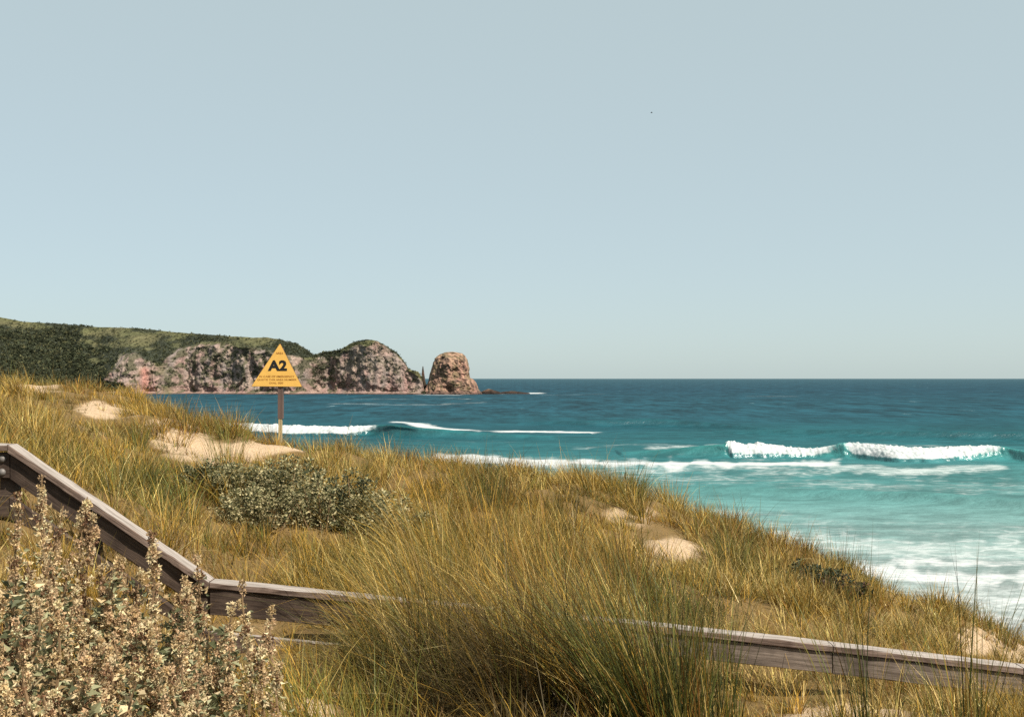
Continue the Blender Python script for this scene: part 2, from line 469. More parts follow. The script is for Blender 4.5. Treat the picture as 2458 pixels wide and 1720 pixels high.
# foam spread on the water, as polylines seen at photo pixels: (points, half thickness in rows, strength)
_foam_lines = [
    ([(1050, 1098), (1200, 1110), (1400, 1114), (1600, 1116), (1800, 1116), (2000, 1114)], 14, 0.9),
    ([(1120, 1094), (1230, 1102), (1330, 1108)], 8, 1.0),
    ([(955, 1012), (1010, 1021), (1080, 1029), (1150, 1034), (1290, 1037), (1430, 1040)], 4.5, 0.95),
    ([(2050, 1362), (2200, 1385), (2330, 1392), (2520, 1392)], 26, 0.80),
    ([(2150, 1345), (2350, 1350), (2520, 1345)], 12, 0.6),
    ([(2200, 1422), (2350, 1445), (2520, 1440)], 16, 0.55),
    ([(2300, 1480), (2520, 1500)], 18, 0.6),
    ([(1150, 941.5), (1200, 944), (1290, 943.5)], 1.6, 1.0),
    ([(700, 943), (830, 944.5), (960, 943), (1020, 946)], 1.0, 0.9),
    ([(1010, 947), (1060, 948), (1100, 948)], 1.0, 0.7),
]
_veil_lines = [
    ([(1300, 1140), (1700, 1150), (2100, 1165), (2520, 1165)], 22, 0.5),
    ([(1700, 1235), (2000, 1262), (2520, 1275)], 26, 0.42),
    ([(1850, 1290), (2100, 1310), (2520, 1320)], 34, 0.85),
    ([(2000, 1380), (2200, 1420), (2520, 1460)], 70, 0.7),
    ([(1050, 1110), (1500, 1124), (2000, 1128)], 26, 0.6), ([(1990, 1126), (2200, 1134), (2400, 1126)], 10, 0.9), ([(1560, 1078), (1760, 1072)], 5, 0.7), ([(2040, 1062), (2300, 1078), (2520, 1092)], 5, 0.55),
    ([(800, 968), (1000, 972), (1160, 966)], 2.5, 0.55),
    ([(1060, 955), (1130, 958)], 1.5, 0.6), ([(850, 957), (1000, 958)], 1.2, 0.5),
    ([(1380, 1075), (1600, 1070), (1760, 1080)], 5, 0.45),
    ([(1000, 1060), (1250, 1064)], 5, 0.35), ([(1800, 951), (1910, 951)], 1.2, 0.5), ([(1290, 949), (1450, 945)], 1.2, 0.45),
]

def line_field(px, py, lines):
    out = np.zeros_like(px)
    for pts, th, s in lines:
        p = np.array(pts, float)
        yy = np.interp(px, p[:, 0], p[:, 1]) + 0.45 * th * fbm(px * 0.011, 0 * px, th, 3)
        th = th * (1 + 0.7 * fbm(px * 0.02, 0 * px, 4 + th, 3))
        end = sstep(p[0, 0] - 45, p[0, 0] + 10, px) * sstep(p[-1, 0] + 45, p[-1, 0] - 10, px)
        out = np.maximum(out, s * end * np.exp(-((py - yy) / np.maximum(th, 0.4)) ** 2))
    return out

def sea_fields(x, y, z=0.0):
    px, py = to_pixel(x, y, 0 * x)
    return line_field(px, py, _foam_lines), line_field(px, py, _veil_lines)

def swell(x, y):
    ph = y + 0.10 * x + 6 * fbm(x * 0.01, y * 0.006, 3.3, 2)
    a = sstep(900, 250, y) * sstep(45, 90, y)
    s = np.sin(ph * 2 * np.pi / 46.0)
    return a * (0.26 * (np.exp(s * 1.2) / 1.7 - 0.7) + 0.16 * fbm(x * 0.05, y * 0.11, 5.5, 3) + 0.05 * fbm(x * 0.3, y * 0.5, 7.7, 2))

def build_sea():
    ys = np.concatenate([np.arange(40, 330, 1.0), np.geomspace(330, 60000, 150)])
    us = np.linspace(-0.85, 0.85, 480)
    U, Y = np.meshgrid(us, ys)
    X = U * Y
    Z = swell(X, Y)
    fo, ve = sea_fields(X, Y)
    o = new_mesh('sea', np.stack([X, Y, Z], -1).reshape(-1, 3), grid_faces(len(ys), len(us)), M_SEA,
                 attrs={'wcol': water_color(X, Y).reshape(-1, 3), 'foam': fo.ravel(), 'veil': ve.ravel(), 'far': sstep(180, 420, Y).ravel()}, smooth=True)
    tag(o, 'turquoise to deep blue sea reaching the horizon', kind='structure')
build_sea()

def sea_xy(px, py):
    a, b = (px - W / 2) / F, (H / 2 - py) / F
    c, s = math.cos(PITCH), math.sin(PITCH)
    k = -EYE / (s + b * c)
    return a * k, k * (c - b * s)

def wave(label, crest, name='breaking_wave', ns=330, nt=60, back=16.0, front=9.0, seed=0, tint=(0.045, 0.27, 0.25), cut=False):
    """crest: rows of (column, row of the foot of the crest at sea level, height in m, how broken 0..1, depth of the white roll in m)"""
    c = np.array(crest, float)
    xy = np.array([sea_xy(a, b) for a, b in c[:, :2]])
    s = np.linspace(0, 1, ns)
    sp = np.linspace(0, 1, len(c)) if False else (c[:, 0] - c[0, 0]) / (c[-1, 0] - c[0, 0])
    X0, Y0 = np.interp(s, sp, xy[:, 0]), np.interp(s, sp, xy[:, 1])
    ker = np.hanning(15); ker /= ker.sum()
    Y0 = np.convolve(np.pad(Y0, 7, 'edge'), ker, 'valid')
    Hh, Bk, Dp = (np.interp(s, sp, c[:, i]) for i in (2, 3, 4))
    t = np.concatenate([np.linspace(-front, 3.0, nt), np.linspace(3.0, back, 24)[1:]])
    Hh = Hh * (1 + 0.16 * Bk * fbm(X0 * 0.22, 0 * X0 + seed, 1.0, 3)); Dp = Dp * (1 + 0.45 * fbm(X0 * 0.16, 0 * X0 + seed, 5.0, 3))
    S, T = np.meshgrid(np.arange(ns), t, indexing='ij')
    X = X0[S]; h = Hh[S]; bk = Bk[S]; dp = Dp[S]
    wob = 0.35 * fbm(X * 0.35, T * 0 + seed, 0.3, 3)
    Tw = T + wob * bk
    green = np.where(Tw > 0, np.exp(-(Tw / 6.5) ** 2), np.exp(-(Tw / 1.7) ** 2))          # smooth face, steep in front
    lump = 0.5 + 0.5 * fbm(X * 1.1, T * 1.1, 2.0 + seed, 4)
    roll = np.where(Tw > 0, np.exp(-(Tw / 4.0) ** 2), np.clip(1 - (np.abs(Tw) / np.maximum(dp, 0.3)) ** 1.6, 0, 1) ** 0.8)
    roll = roll * (0.84 + 0.18 * lump)
    Zr = h * ((1 - bk) * green + bk * roll)
    # lip thrown forward on the smooth part, ragged foam on the broken part
    yoff = -(1 - bk) * 0.45 * h * green * sstep(0.5, 1.0, green) * sstep(1.6, 2.1, h)
    edge = sstep(-front, -front + 2.5, T) * sstep(back, back - 6, T) * (sstep(0, 2 if cut else 8, S) * sstep(ns - 1, ns - 9, S))
    foamy = bk * sstep(-1.0, -0.72, -np.abs(np.where(Tw < 0, Tw / np.maximum(dp, 0.3), Tw / 3.0))) * 1.1
    rag = foamy * (0.12 * fbm(X * 2.6, T * 2.6, 6.0 + seed, 3) + 0.22 * np.exp(-(T / 0.9) ** 2) * np.clip(fbm(X * 1.6, T * 0.6, 8.0 + seed, 4), -0.2, 1))
    Y = Y0[S] + T + yoff - foamy * 0.25 * fbm(X * 1.8, T * 1.8, 9 + seed, 3)
    base = swell(X, Y)
    Z = base + edge * (Zr + rag + 0.04) - (1 - edge) * 0.12
    wc = water_color(X, Y)
    g = np.clip(green * h / 2.2, 0, 1)[..., None] * (T < 1.5)[..., None]
    wc = wc * (1 - 0.75 * g) + np.array(tint) * 0.75 * g
    fo, ve = sea_fields(X, Y)
    back_foam = 0.55 * bk * sstep(10, 1.5, T) * (T > 0)
    # a thin white feather along the crest where it is about to break
    fo = np.maximum(np.maximum(fo * edge * (T < -dp), foamy), back_foam * 0.8)
    o = new_mesh(name, np.stack([X, Y, Z], -1).reshape(-1, 3), grid_faces(ns, len(t)), M_SEA,
                 attrs={'wcol': wc.reshape(-1, 3), 'foam': fo.ravel(), 'veil': np.maximum(ve, back_foam).ravel(), 'far': sstep(180, 420, Y).ravel()}, smooth=True)
    tag(o, label, kind='structure')
    return o

wave('curling white breaker with a smooth green shoulder between its two white parts',
     [(1480, 1090, 0.3, 0, 1), (1640, 1093, 1.3, 0, 1), (1736, 1095, 2.0, 0, 1), (1750, 1095, 2.7, 1, 3.0), (1790, 1095, 2.2, 1, 3.0), (1850, 1095, 2.0, 1, 2.6), (1950, 1096, 1.5, 0.9, 1.2), (1995, 1097, 1.9, 0.55, 0.7),
      (2020, 1098, 2.4, 0.3, 0.6), (2038, 1098, 2.6, 0.8, 2.0), (2070, 1099, 2.5, 1, 4.6), (2110, 1101, 2.3, 1, 6.6), (2180, 1103, 2.0, 1, 6.0), (2250, 1103, 2.0, 1, 4.6), (2300, 1103, 2.1, 0.95, 2.6), (2335, 1103, 2.1, 0.85, 1.3), (2365, 1102, 2.1, 0.72, 0.7), (2398, 1102, 2.0, 0.5, 0.35),
      (2412, 1102, 1.9, 0, 0.4), (2458, 1106, 1.5, 0, 0.6), (2600, 1112, 0.8, 0, 0.6)], seed=1, ns=640, front=10)
wave('breaker behind the sign post, white at one end and smooth green at the other',
     [(480, 1034, 1.4, 1, 3), (560, 1037, 1.7, 1, 4), (660, 1041, 1.9, 1, 4), (760, 1043, 1.9, 1, 3.5), (850, 1044, 2.0, 0.9, 2), (900, 1044, 2.2, 0.5, 0.9), (940, 1046, 2.5, 0, 0.8), (1010, 1048, 1.9, 0, 0.8),
      (1150, 1050, 1.1, 0.0, 0.8), (1300, 1051, 0.6, 0, 0.8), (1450, 1052, 0.3, 0, 0.6)], seed=5, back=22, front=12, tint=(0.016, 0.15, 0.15))
wave('long dark unbroken swell behind the breakers',
     [(1230, 1018, 0.2, 0, 1), (1400, 1022, 1.1, 0, 1), (1560, 1022, 1.5, 0, 1), (1700, 1024, 0.9, 0, 1), (1850, 1030, 0.3, 0, 1)], name='ocean_swell', seed=9, back=26, front=14, tint=(0.007, 0.065, 0.075))
wave('second dark swell on the right beyond the breaking wave',
     [(1700, 1040, 0.2, 0, 1), (1900, 1044, 0.9, 0, 1), (2100, 1048, 1.1, 0, 1), (2300, 1052, 1.3, 0, 1), (2520, 1056, 1.3, 0, 1), (2650, 1058, 0.6, 0, 1)], name='ocean_swell', seed=12, back=24, front=12, tint=(0.008, 0.075, 0.085))
wave('low green swell running in over the shallows',
     [(1560, 1180, 0.2, 0, 1), (1700, 1184, 0.7, 0, 1), (1900, 1190, 0.5, 0, 1), (2050, 1200, 0.8, 0, 1), (2250, 1214, 0.9, 0, 1), (2458, 1226, 0.7, 0, 1), (2600, 1230, 0.3, 0, 1)], name='ocean_swell', seed=15, back=12, front=7, tint=(0.03, 0.19, 0.18))

# ------------------------------------------------------------------ headland
HD = 850.0
_top = np.array([(-420, 700), (-200, 738), (0, 761), (56, 772), (134, 776), (240, 785), (329, 787), (418, 797), (530, 805), (608, 810), (640, 809), (678, 816), (714, 825), (738, 840), (752, 851), (770, 847),
                 (785, 844), (815, 840), (841, 824), (862, 818), (883, 814), (906, 818), (930, 832), (954, 847), (968, 864), (980, 884), (990, 889), (1004, 891), (1011, 902), (1016, 926), (1020, 944)], float)
_cliff = np.array([(-420, 938), (230, 936), (262, 905), (285, 860), (330, 848), (380, 880), (400, 862), (430, 838), (480, 830), (560, 830), (620, 838), (660, 846), (700, 858), (740, 868), (790, 862), (830, 845), (860, 830), (900, 824), (940, 838), (975, 872), (1020, 930)], float)

_cliff_u = np.arange(-420, 1021, 4.0)
_kk = np.hanning(41); _kk /= _kk.sum()
_cliff_s = np.convolve(np.pad(np.interp(_cliff_u, _cliff[:, 0], _cliff[:, 1]), 20, 'edge'), _kk, 'valid')

def headland_point(px, v):
    """v 0 at the water, 1 on the skyline, above 1 over the back"""
    top = np.interp(px, _top[:, 0], _top[:, 1])
    top = top + 1.1 * fbm(px * 0.05, 0 * px, 3.0, 4)
    cl = np.minimum(np.interp(px, _cliff[:, 0], _cliff[:, 1]), 940.0)
    cl = np.maximum(cl + 6 * fbm(px * 0.03, 0 * px, 8.0, 3), top + 5)
    vf = np.clip(v, 0, 1)
    row = 945.2 + (top - 945.2) * vf
    shelf = 938.5
    cls = np.maximum(np.interp(px, _cliff_u, _cliff_s), top + 5)
    d0 = HD + 14 * np.sin(px * 0.017) + 10 * fbm(px * 0.012, 0 * px, 1.0, 2) - 16 * np.exp(-((px - 885) / 70) ** 2) + 12 * np.exp(-((px - 752) / 28) ** 2)
    d = d0 - 9 * sstep(shelf, 945.2, row)
    climb = np.clip(shelf - row, 0, None)
    cliff_h = np.clip(shelf - cls, 0, None)
    d = d + 0.10 * np.minimum(climb, cliff_h)                               # steep rock
    over = np.clip(cls - row, 0, None)
    gentle = np.interp(px, [-420, 200, 300, 700, 760, 850, 1000], [0.75, 0.75, 1.3, 0.9, 0.5, 0.5, 0.3])
    d = d + gentle * over
    return d, row, top, cl

def build_headland():
    us = np.concatenate([np.arange(-420, 0, 4.0), np.arange(0, 1020.1, 1.35)])
    vs_ = np.concatenate([np.linspace(-0.06, 1.0, 128), np.linspace(1.0, 2.0, 9)[1:]])
    U, V = np.meshgrid(us, vs_)
    d, row, top, cl = headland_point(U, V)
    row = row + np.where(V < 0, -V * 160, 0)
    over = np.clip(V - 1, 0, 1)
    d = d + over * 90
    X, Y, Z = ray_point(U, row, d)
    Z = Z * (1 - over) - 2 * over
    veg_zone = sstep(3, -5, row - cl + 7 * fbm(X * 0.05, Z * 0.09, 2.0, 3))     # 1 above the cliff edge
    left = sstep(22, -22, U - (230 + (row - 835) * 0.8) + 95 * fbm(Z * 0.13, X * 0.035, 5.0, 4)) * sstep(775, 800, row + 14 * fbm(X * 0.03, Z * 0.0, 6.0, 3))             # scrub covered slope at the left
    veg_zone = np.maximum(veg_zone, left * sstep(942, 936, row))
    gully = np.exp(-((U - 386 - 0.25 * (row - 880)) / 14) ** 2)                  # green gullies through the rock
    gully2 = np.exp(-((U - 768) / 26) ** 2) * sstep(935, 880, row)
    veg_zone = np.clip(np.maximum(veg_zone, np.maximum(gully * 0.9, gully2 * 0.8) * (0.55 + 0.9 * fbm(X * 0.07, Z * 0.07, 1.0, 3))), 0, 1)
    rock = 1 - veg_zone
    inside = sstep(-0.02, 0.05, V) * sstep(1.25, 0.97, V)
    # buttresses, fluting and blocks
    w = fbm(X * 0.02, Z * 0.02, 4.0, 3) * 6
    flute = np.abs(fbm((X + w) * 0.075, Z * 0.016, 2.0, 3))
    block = fbm(X * 0.22, Z * 0.30, 7.0, 4)
    knob = np.abs(noise3(X * 0.33, Z * 0.25, 3.3))
    disp = rock * (3.0 * (flute - 0.28) + 1.2 * block + 1.1 * (knob - 0.25)) + veg_zone * 2.6 * fbm(X * 0.11, Z * 0.16, Y * 0.03, 4)
    butt = np.abs(fbm(X * 0.028 + 0.4 * fbm(X * 0.05, Z * 0.05, 3.0, 2), Z * 0.010, 6.5, 3))
    disp = disp + rock * 13.0 * (0.30 - butt) * sstep(0.0, 0.2, V)
    Y = Y - disp * inside
    Z = Z + inside * rock * 0.8 * noise3(X * 0.3, Z * 0.3, 9.1) * sstep(1, 5, Z)
    # colours
    n1 = fbm(X * 0.06, Z * 0.06, 11.0, 4)[..., None]; n2 = fbm(X * 0.35, Z * 0.30, 12.0, 3)[..., None]
    pink, buff, grey, stain = (np.array(c) for c in ((0.37, 0.235, 0.200), (0.40, 0.305, 0.240), (0.28, 0.235, 0.21), (0.15, 0.105, 0.09)))
    low = sstep(905, 938, row)[..., None]
    mixp = np.clip(0.5 + 0.9 * n1 + 0.35 * low, 0, 1)
    rc = buff * (1 - mixp) + pink * mixp
    rc = rc + (grey - rc) * np.clip(0.25 + 1.2 * fbm(X * 0.11, Z * 0.04, 13.0, 3)[..., None] - 0.3 * low, 0, 0.8)
    rc = rc * (1 + 0.25 * n2)
    streak = sstep(0.10, 0.42, fbm(X * 0.30, Z * 0.05, 15.0, 3))[..., None] * (1 - 0.6 * low)
    rc = rc + (stain - rc) * 0.40 * streak
    lichen = sstep(0.02, 0.30, fbm(X * 0.20, Z * 0.22, 16.0, 4) + 0.28 * sstep(930, 840, row) - 0.04)[..., None]
    mound = sstep(790, 860, U)[..., None]
    rc = rc + (np.array([0.115, 0.110, 0.062]) - rc) * lichen * (0.85 - 0.45 * mound)
    slip = (np.exp(-((U - 350) / 11) ** 2) * sstep(875, 890, row))[..., None]
    rc = rc + (np.array([0.48, 0.24, 0.19]) * (1 + 0.2 * n2) - rc) * slip
    wetl = sstep(942.5, 944.5, row)[..., None]
    rc = rc + (np.array([0.12, 0.075, 0.06]) - rc) * wetl
    grass = np.array([0.115, 0.115, 0.050]); scrub = np.array([0.044, 0.050, 0.031]); dry = np.array([0.16, 0.14, 0.07])
    scr = sstep(-0.10, 0.22, fbm(X * 0.022, Z * 0.085, 21.0, 4) + 1.0 * left + 0.30 * sstep(600, 650, U) - 0.16 * sstep(-15, 20, row * 0 + (row - top) * -1 + 12))[..., None]
    vc = grass + (dry - grass) * np.clip(0.4 + 1.2 * fbm(X * 0.03, Z * 0.1, 22.0, 3)[..., None], 0, 1) * 0.6
    vc = (vc + (scrub - vc) * scr) * (1 + 0.45 * n2)
    vz = veg_zone[..., None]
    c = rc * (1 - vz) + vc * vz
    o = new_mesh('headland', np.stack([X, Y, Z], -1).reshape(-1, 3), grid_faces(len(vs_), len(us)), M_ROCK, attrs={'col': np.clip(c, 0.005, 1).reshape(-1, 3)}, smooth=False)
    tag(o, 'long headland with green top and pinkish granite cliffs above the sea', kind='structure')
    # bushes: little sprays of foliage rooted in the green parts and on ledges
    P = np.stack([X, Y, Z], -1)[:128].reshape(-1, 3)
    wgt = (veg_zone * (0.25 + scr[..., 0]) + 0.28 * lichen[..., 0] * rock)[:128].ravel() * (U[:128].ravel() > -60) * (V[:128].ravel() > 0.05)
    dens = np.ones_like(wgt)
    pick = R0.choice(len(P), 9000, p=wgt / wgt.sum())
    C = P[pick] + R0.normal(0, 0.4, (9000, 3)) * np.array([1, 0.5, 0.3])
    size = R0.uniform(0.5, 1.5, 9000) * (0.8 + 0.7 * left[:128].ravel()[pick])
    nt_ = 12
    q = R0.normal(size=(9000, nt_, 3)); q /= np.linalg.norm(q, axis=-1, keepdims=True)
    q[..., 2] = np.abs(q[..., 2]) * 0.8 - 0.1
    cen = C[:, None] + q * size[:, None, None] * R0.uniform(0.5, 1.0, (9000, nt_, 1))
    tri = cen[:, :, None, :] + R0.normal(0, 0.36, (9000, nt_, 3, 3)) * size[:, None, None, None]
    cc = np.array([0.050, 0.057, 0.031])[None] * R0.uniform(0.55, 1.6, (9000, 1)) + np.array([0.06, 0.05, 0.02])[None] * (R0.random((9000, 1)) < 0.22)
    cc = np.repeat(cc[:, None], nt_ * 3, 1).reshape(-1, 3) * R0.uniform(0.75, 1.3, (9000 * nt_ * 3, 1))
    o = new_mesh('headland_shrubbery', tri.reshape(-1, 3), np.arange(9000 * nt_ * 3).reshape(-1, 3), M_SCRUB, attrs={'col': cc})
    tag(o, 'dark green coastal scrub covering the headland slopes', kind='stuff')
build_headland()

def rock_body(name, outline, D, depth, label, cat='rock', nang=150, nz=110, seed=0, shade=1.0, rough=1.0, group=None, caves=()):
    """a standing rock: outline rows of (photo row, left column, right column) read at distance D give its widths"""
    ol = np.array(outline, float)
    rows = np.linspace(ol[0, 0], ol[-1, 0], nz)
    L, Rr = np.interp(rows, ol[:, 0], ol[:, 1]), np.interp(rows, ol[:, 0], ol[:, 2])
    xl, _, z = ray_point(L, rows, D); xr, _, _ = ray_point(Rr, rows, D)
    cx, rx = (xl + xr) / 2, (xr - xl) / 2
    ang = np.linspace(0, 2 * np.pi, nang, endpoint=False)
    A, I = np.meshgrid(ang, np.arange(nz))
    ry = rx * depth
    sq = 0.88                                                          # a little squarer than an ellipse
    ca, sa = np.sign(np.cos(A)) * np.abs(np.cos(A)) ** sq, np.sign(np.sin(A)) * np.abs(np.sin(A)) ** sq
    X, Y, Z = cx[I] + rx[I] * ca, D + ry[I] * sa, z[I] + 0 * A
    w = fbm(X * 0.03, Y * 0.03, Z * 0.03 + seed, 3) * 5
    bt = 0.3 - np.abs(fbm(X * 0.05, Y * 0.05, Z * 0.02 + seed, 2))
    fl = np.abs(fbm((X + w) * 0.10, (Y + w) * 0.10, Z * 0.035 + seed, 3))
    bl = fbm(X * 0.28, Y * 0.28, Z * 0.30 + seed, 4)
    kn = np.abs(noise3(X * 0.4, Y * 0.4, Z * 0.4 + seed))
    d = rough * (6.0 * bt + 3.2 * (fl - 0.27) + 1.2 * bl + 1.2 * (kn - 0.25)) * np.minimum(1, rx[I] / 6.0)
    d = d * (0.12 + 0.88 * np.abs(sa))                                  # keep the measured outline at the sides
    for (cpx, cpy, crx, crz, cd_) in caves:
        ccx, _, ccz = ray_point(cpx, cpy, D)
        m = np.exp(-(((X - ccx) / crx) ** 2 + ((Z - ccz) / crz) ** 2) ** 2) * (sa < 0)
        d = d - m * cd_
    nx, ny = ca, sa
    X = X + nx * d; Y = Y + ny * d * 1.2
    Z = Z + rough * 0.5 * noise3(X * 0.35, Y * 0.35, Z * 0.2 + seed) * sstep(0, 3, Z)
    P = np.stack([X, Y, Z], -1)
    # cap
    v = P.reshape(-1, 3)
    f = []
    i = np.arange(nz - 1)[:, None] * nang; j = np.arange(nang)[None]
    jn = (j + 1) % nang
    f = np.stack([i + j, i + nang + j, i + nang + jn, i + jn], -1).reshape(-1, 4)
    topc = v[:nang].mean(0) + np.array([0, 0, 0.3])
    v = np.concatenate([v, topc[None]])
    capf = np.stack([np.arange(nang), (np.arange(nang) + 1) % nang, np.full(nang, len(v) - 1), np.full(nang, len(v) - 1)], 1)
    tri_extra = capf[:, :3]
    quads = f
    tris = np.concatenate([quads[:, [0, 1, 2]], quads[:, [0, 2, 3]], tri_extra])
    Xv, Yv, Zv = v.T
    n1 = fbm(Xv * 0.07, Yv * 0.07, Zv * 0.07 + 3, 4)[:, None]; n2 = fbm(Xv * 0.4, Yv * 0.4, Zv * 0.35, 3)[:, None]
    pink, buff, stain = (np.array(c) for c in ((0.40, 0.215, 0.165), (0.43, 0.275, 0.185), (0.10, 0.07, 0.055)))
    hz = Zv / max(Zv.max(), 1)
    mp = np.clip(0.75 - 0.7 * hz[:, None] + 0.9 * n1, 0, 1)
    c = buff * (1 - mp) + pink * mp
    c = c * (1 + 0.4 * n2)
    s = sstep(0.05, 0.40, fbm(Xv * 0.26, Yv * 0.26, Zv * 0.07 + 5, 3))[:, None]
    c = c + (stain - c) * 0.8 * s
    lich = sstep(0.05, 0.35, fbm(Xv * 0.22, Yv * 0.22, Zv * 0.22 + 8, 3) + 0.30 * sstep(0.72, 1.0, hz))[:, None]
    c = c + (np.array([0.16, 0.13, 0.065]) - c) * 0.7 * lich
    wet = sstep(3.0, 1.0, Zv + 1.5 * n1[:, 0])[:, None]
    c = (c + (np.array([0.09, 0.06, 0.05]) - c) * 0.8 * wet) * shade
    cx0 = float(cx[-1])
    e_loc = (cx0, D, 0.0)
    o = new_mesh(name, v - np.array(e_loc), tris, M_ROCK, attrs={'col': np.clip(c, 0.005, 1)})
    o.location = e_loc
    tag(o, label, cat, group)
    return o

rock_body('sea_stack', [(844.5, 1078, 1092), (846, 1068, 1102), (849, 1060, 1108), (854, 1052, 1114), (861, 1045, 1119), (870, 1040, 1122), (882, 1036, 1124), (894, 1033, 1125), (906, 1031, 1127), (912, 1030, 1138), (922, 1027, 1144), (934, 1022, 1148), (944, 1012, 1156), (952, 1008, 1160)],
          842, 0.85, 'big rounded reddish granite sea stack standing off the headland tip', 'sea stack', seed=2.0, caves=((1081, 934, 3.0, 3.4, 5.0),))
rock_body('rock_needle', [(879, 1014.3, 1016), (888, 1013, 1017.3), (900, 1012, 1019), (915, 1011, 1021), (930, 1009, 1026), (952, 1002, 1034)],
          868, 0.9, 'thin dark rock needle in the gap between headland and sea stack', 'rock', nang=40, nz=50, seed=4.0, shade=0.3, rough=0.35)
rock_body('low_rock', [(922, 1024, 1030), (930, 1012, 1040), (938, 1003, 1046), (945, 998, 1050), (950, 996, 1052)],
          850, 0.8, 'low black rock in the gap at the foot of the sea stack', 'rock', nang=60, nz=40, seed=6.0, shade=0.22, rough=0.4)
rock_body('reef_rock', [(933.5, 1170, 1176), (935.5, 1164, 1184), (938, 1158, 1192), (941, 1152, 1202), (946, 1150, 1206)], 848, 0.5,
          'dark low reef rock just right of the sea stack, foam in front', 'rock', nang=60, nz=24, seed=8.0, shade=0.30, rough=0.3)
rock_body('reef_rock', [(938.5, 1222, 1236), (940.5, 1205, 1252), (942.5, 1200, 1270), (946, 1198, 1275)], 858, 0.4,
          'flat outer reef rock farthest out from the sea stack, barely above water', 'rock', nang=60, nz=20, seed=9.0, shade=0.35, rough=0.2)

# ------------------------------------------------------------------ grass blades
def blades(P, az, L, th0, th1, w, col, nseg=3, rng=R0, tipcol=None):
    """curved tapering blades: P roots, az heading of the lean, th0 start angle from upright, th1 added bend along the blade"""
    n = len(P)
    d = np.stack([np.cos(az), np.sin(az), np.zeros(n)], 1)
    tw = rng.uniform(0, np.pi, n)
    side = np.stack([-np.sin(az), np.cos(az), np.zeros(n)], 1)
    side = side * np.cos(tw)[:, None] + d * np.sin(tw)[:, None] * 0.7
    rows, p = [], P.astype(float).copy()
    ts = np.linspace(0, 1, nseg + 1)
    V = np.zeros((n, 2 * nseg + 1, 3)); Cc = np.zeros((n, 2 * nseg + 1, 3))
    tipcol = col if tipcol is None else tipcol
    for k in range(nseg + 1):
        t = ts[k]
        if k:
            tm = (ts[k] + ts[k - 1]) / 2
            th = th0 + th1 * tm
            p = p + (d * np.sin(th)[:, None] + np.array([0, 0, 1.0]) * np.cos(th)[:, None]) * (L / nseg)[:, None]
        cc = col * (1 - t) + tipcol * t
        if k < nseg:
            ww = (w * (1 - t) ** 0.6 * 0.5)[:, None]
            V[:, 2 * k] = p - side * ww; V[:, 2 * k + 1] = p + side * ww
            Cc[:, 2 * k] = Cc[:, 2 * k + 1] = cc
        else:
            V[:, 2 * k] = p; Cc[:, 2 * k] = cc
    tri = []
    for k in range(nseg - 1):
        a = 2 * k
        tri += [(a, a + 1, a + 3), (a, a + 3, a + 2)]
    a = 2 * (nseg - 1)
    tri += [(a, a + 1, a + 2)]
    tri = np.array(tri)
    Fc = (np.arange(n) * (2 * nseg + 1))[:, None, None] + tri[None]
    return V.reshape(-1, 3), Fc.reshape(-1, 3), Cc.reshape(-1, 3)

GOLD, STRAW, OLIVE, GREEN, DARK, RUST, PALE = (np.array(c) * 0.9 for c in ((0.55, 0.315, 0.044), (0.80, 0.58, 0.20), (0.22, 0.195, 0.034), (0.125, 0.170, 0.034), (0.030, 0.052, 0.018), (0.28, 0.115, 0.024), (0.95, 0.74, 0.35)))
_green_zones = [(370, 1190, 190, 110, 0.85), (300, 1120, 120, 60, 0.4), (640, 1330, 200, 70, 0.45), (900, 1330, 200, 90, 0.35), (1160, 1170, 50, 45, 0.6), (1560, 1560, 110, 120, 0.7), (1450, 1480, 150, 90, 0.35),
                (1780, 1330, 60, 70, 0.45), (2300, 1480, 60, 50, 0.45), (860, 1690, 200, 90, 0.55), (2050, 1650, 60, 60, 0.4), (1480, 1190, 80, 20, 0.4), (540, 1080, 40, 50, 0.5), (200, 1040, 80, 40, 0.3), (130, 960, 60, 30, 0.35)]
_low_front = [(262, 1000, 95), (640, 1088, 130), (440, 1092, 85), (1622, 1345, 90), (2350, 1570, 50), (505, 1225, 60), (600, 1245, 70), (700, 1260, 80), (800, 1280, 80), (910, 1285, 75)]
_long_zone = [(1250, 1530, 400, 140), (1300, 1640, 330, 120), (1000, 1380, 250, 90)]

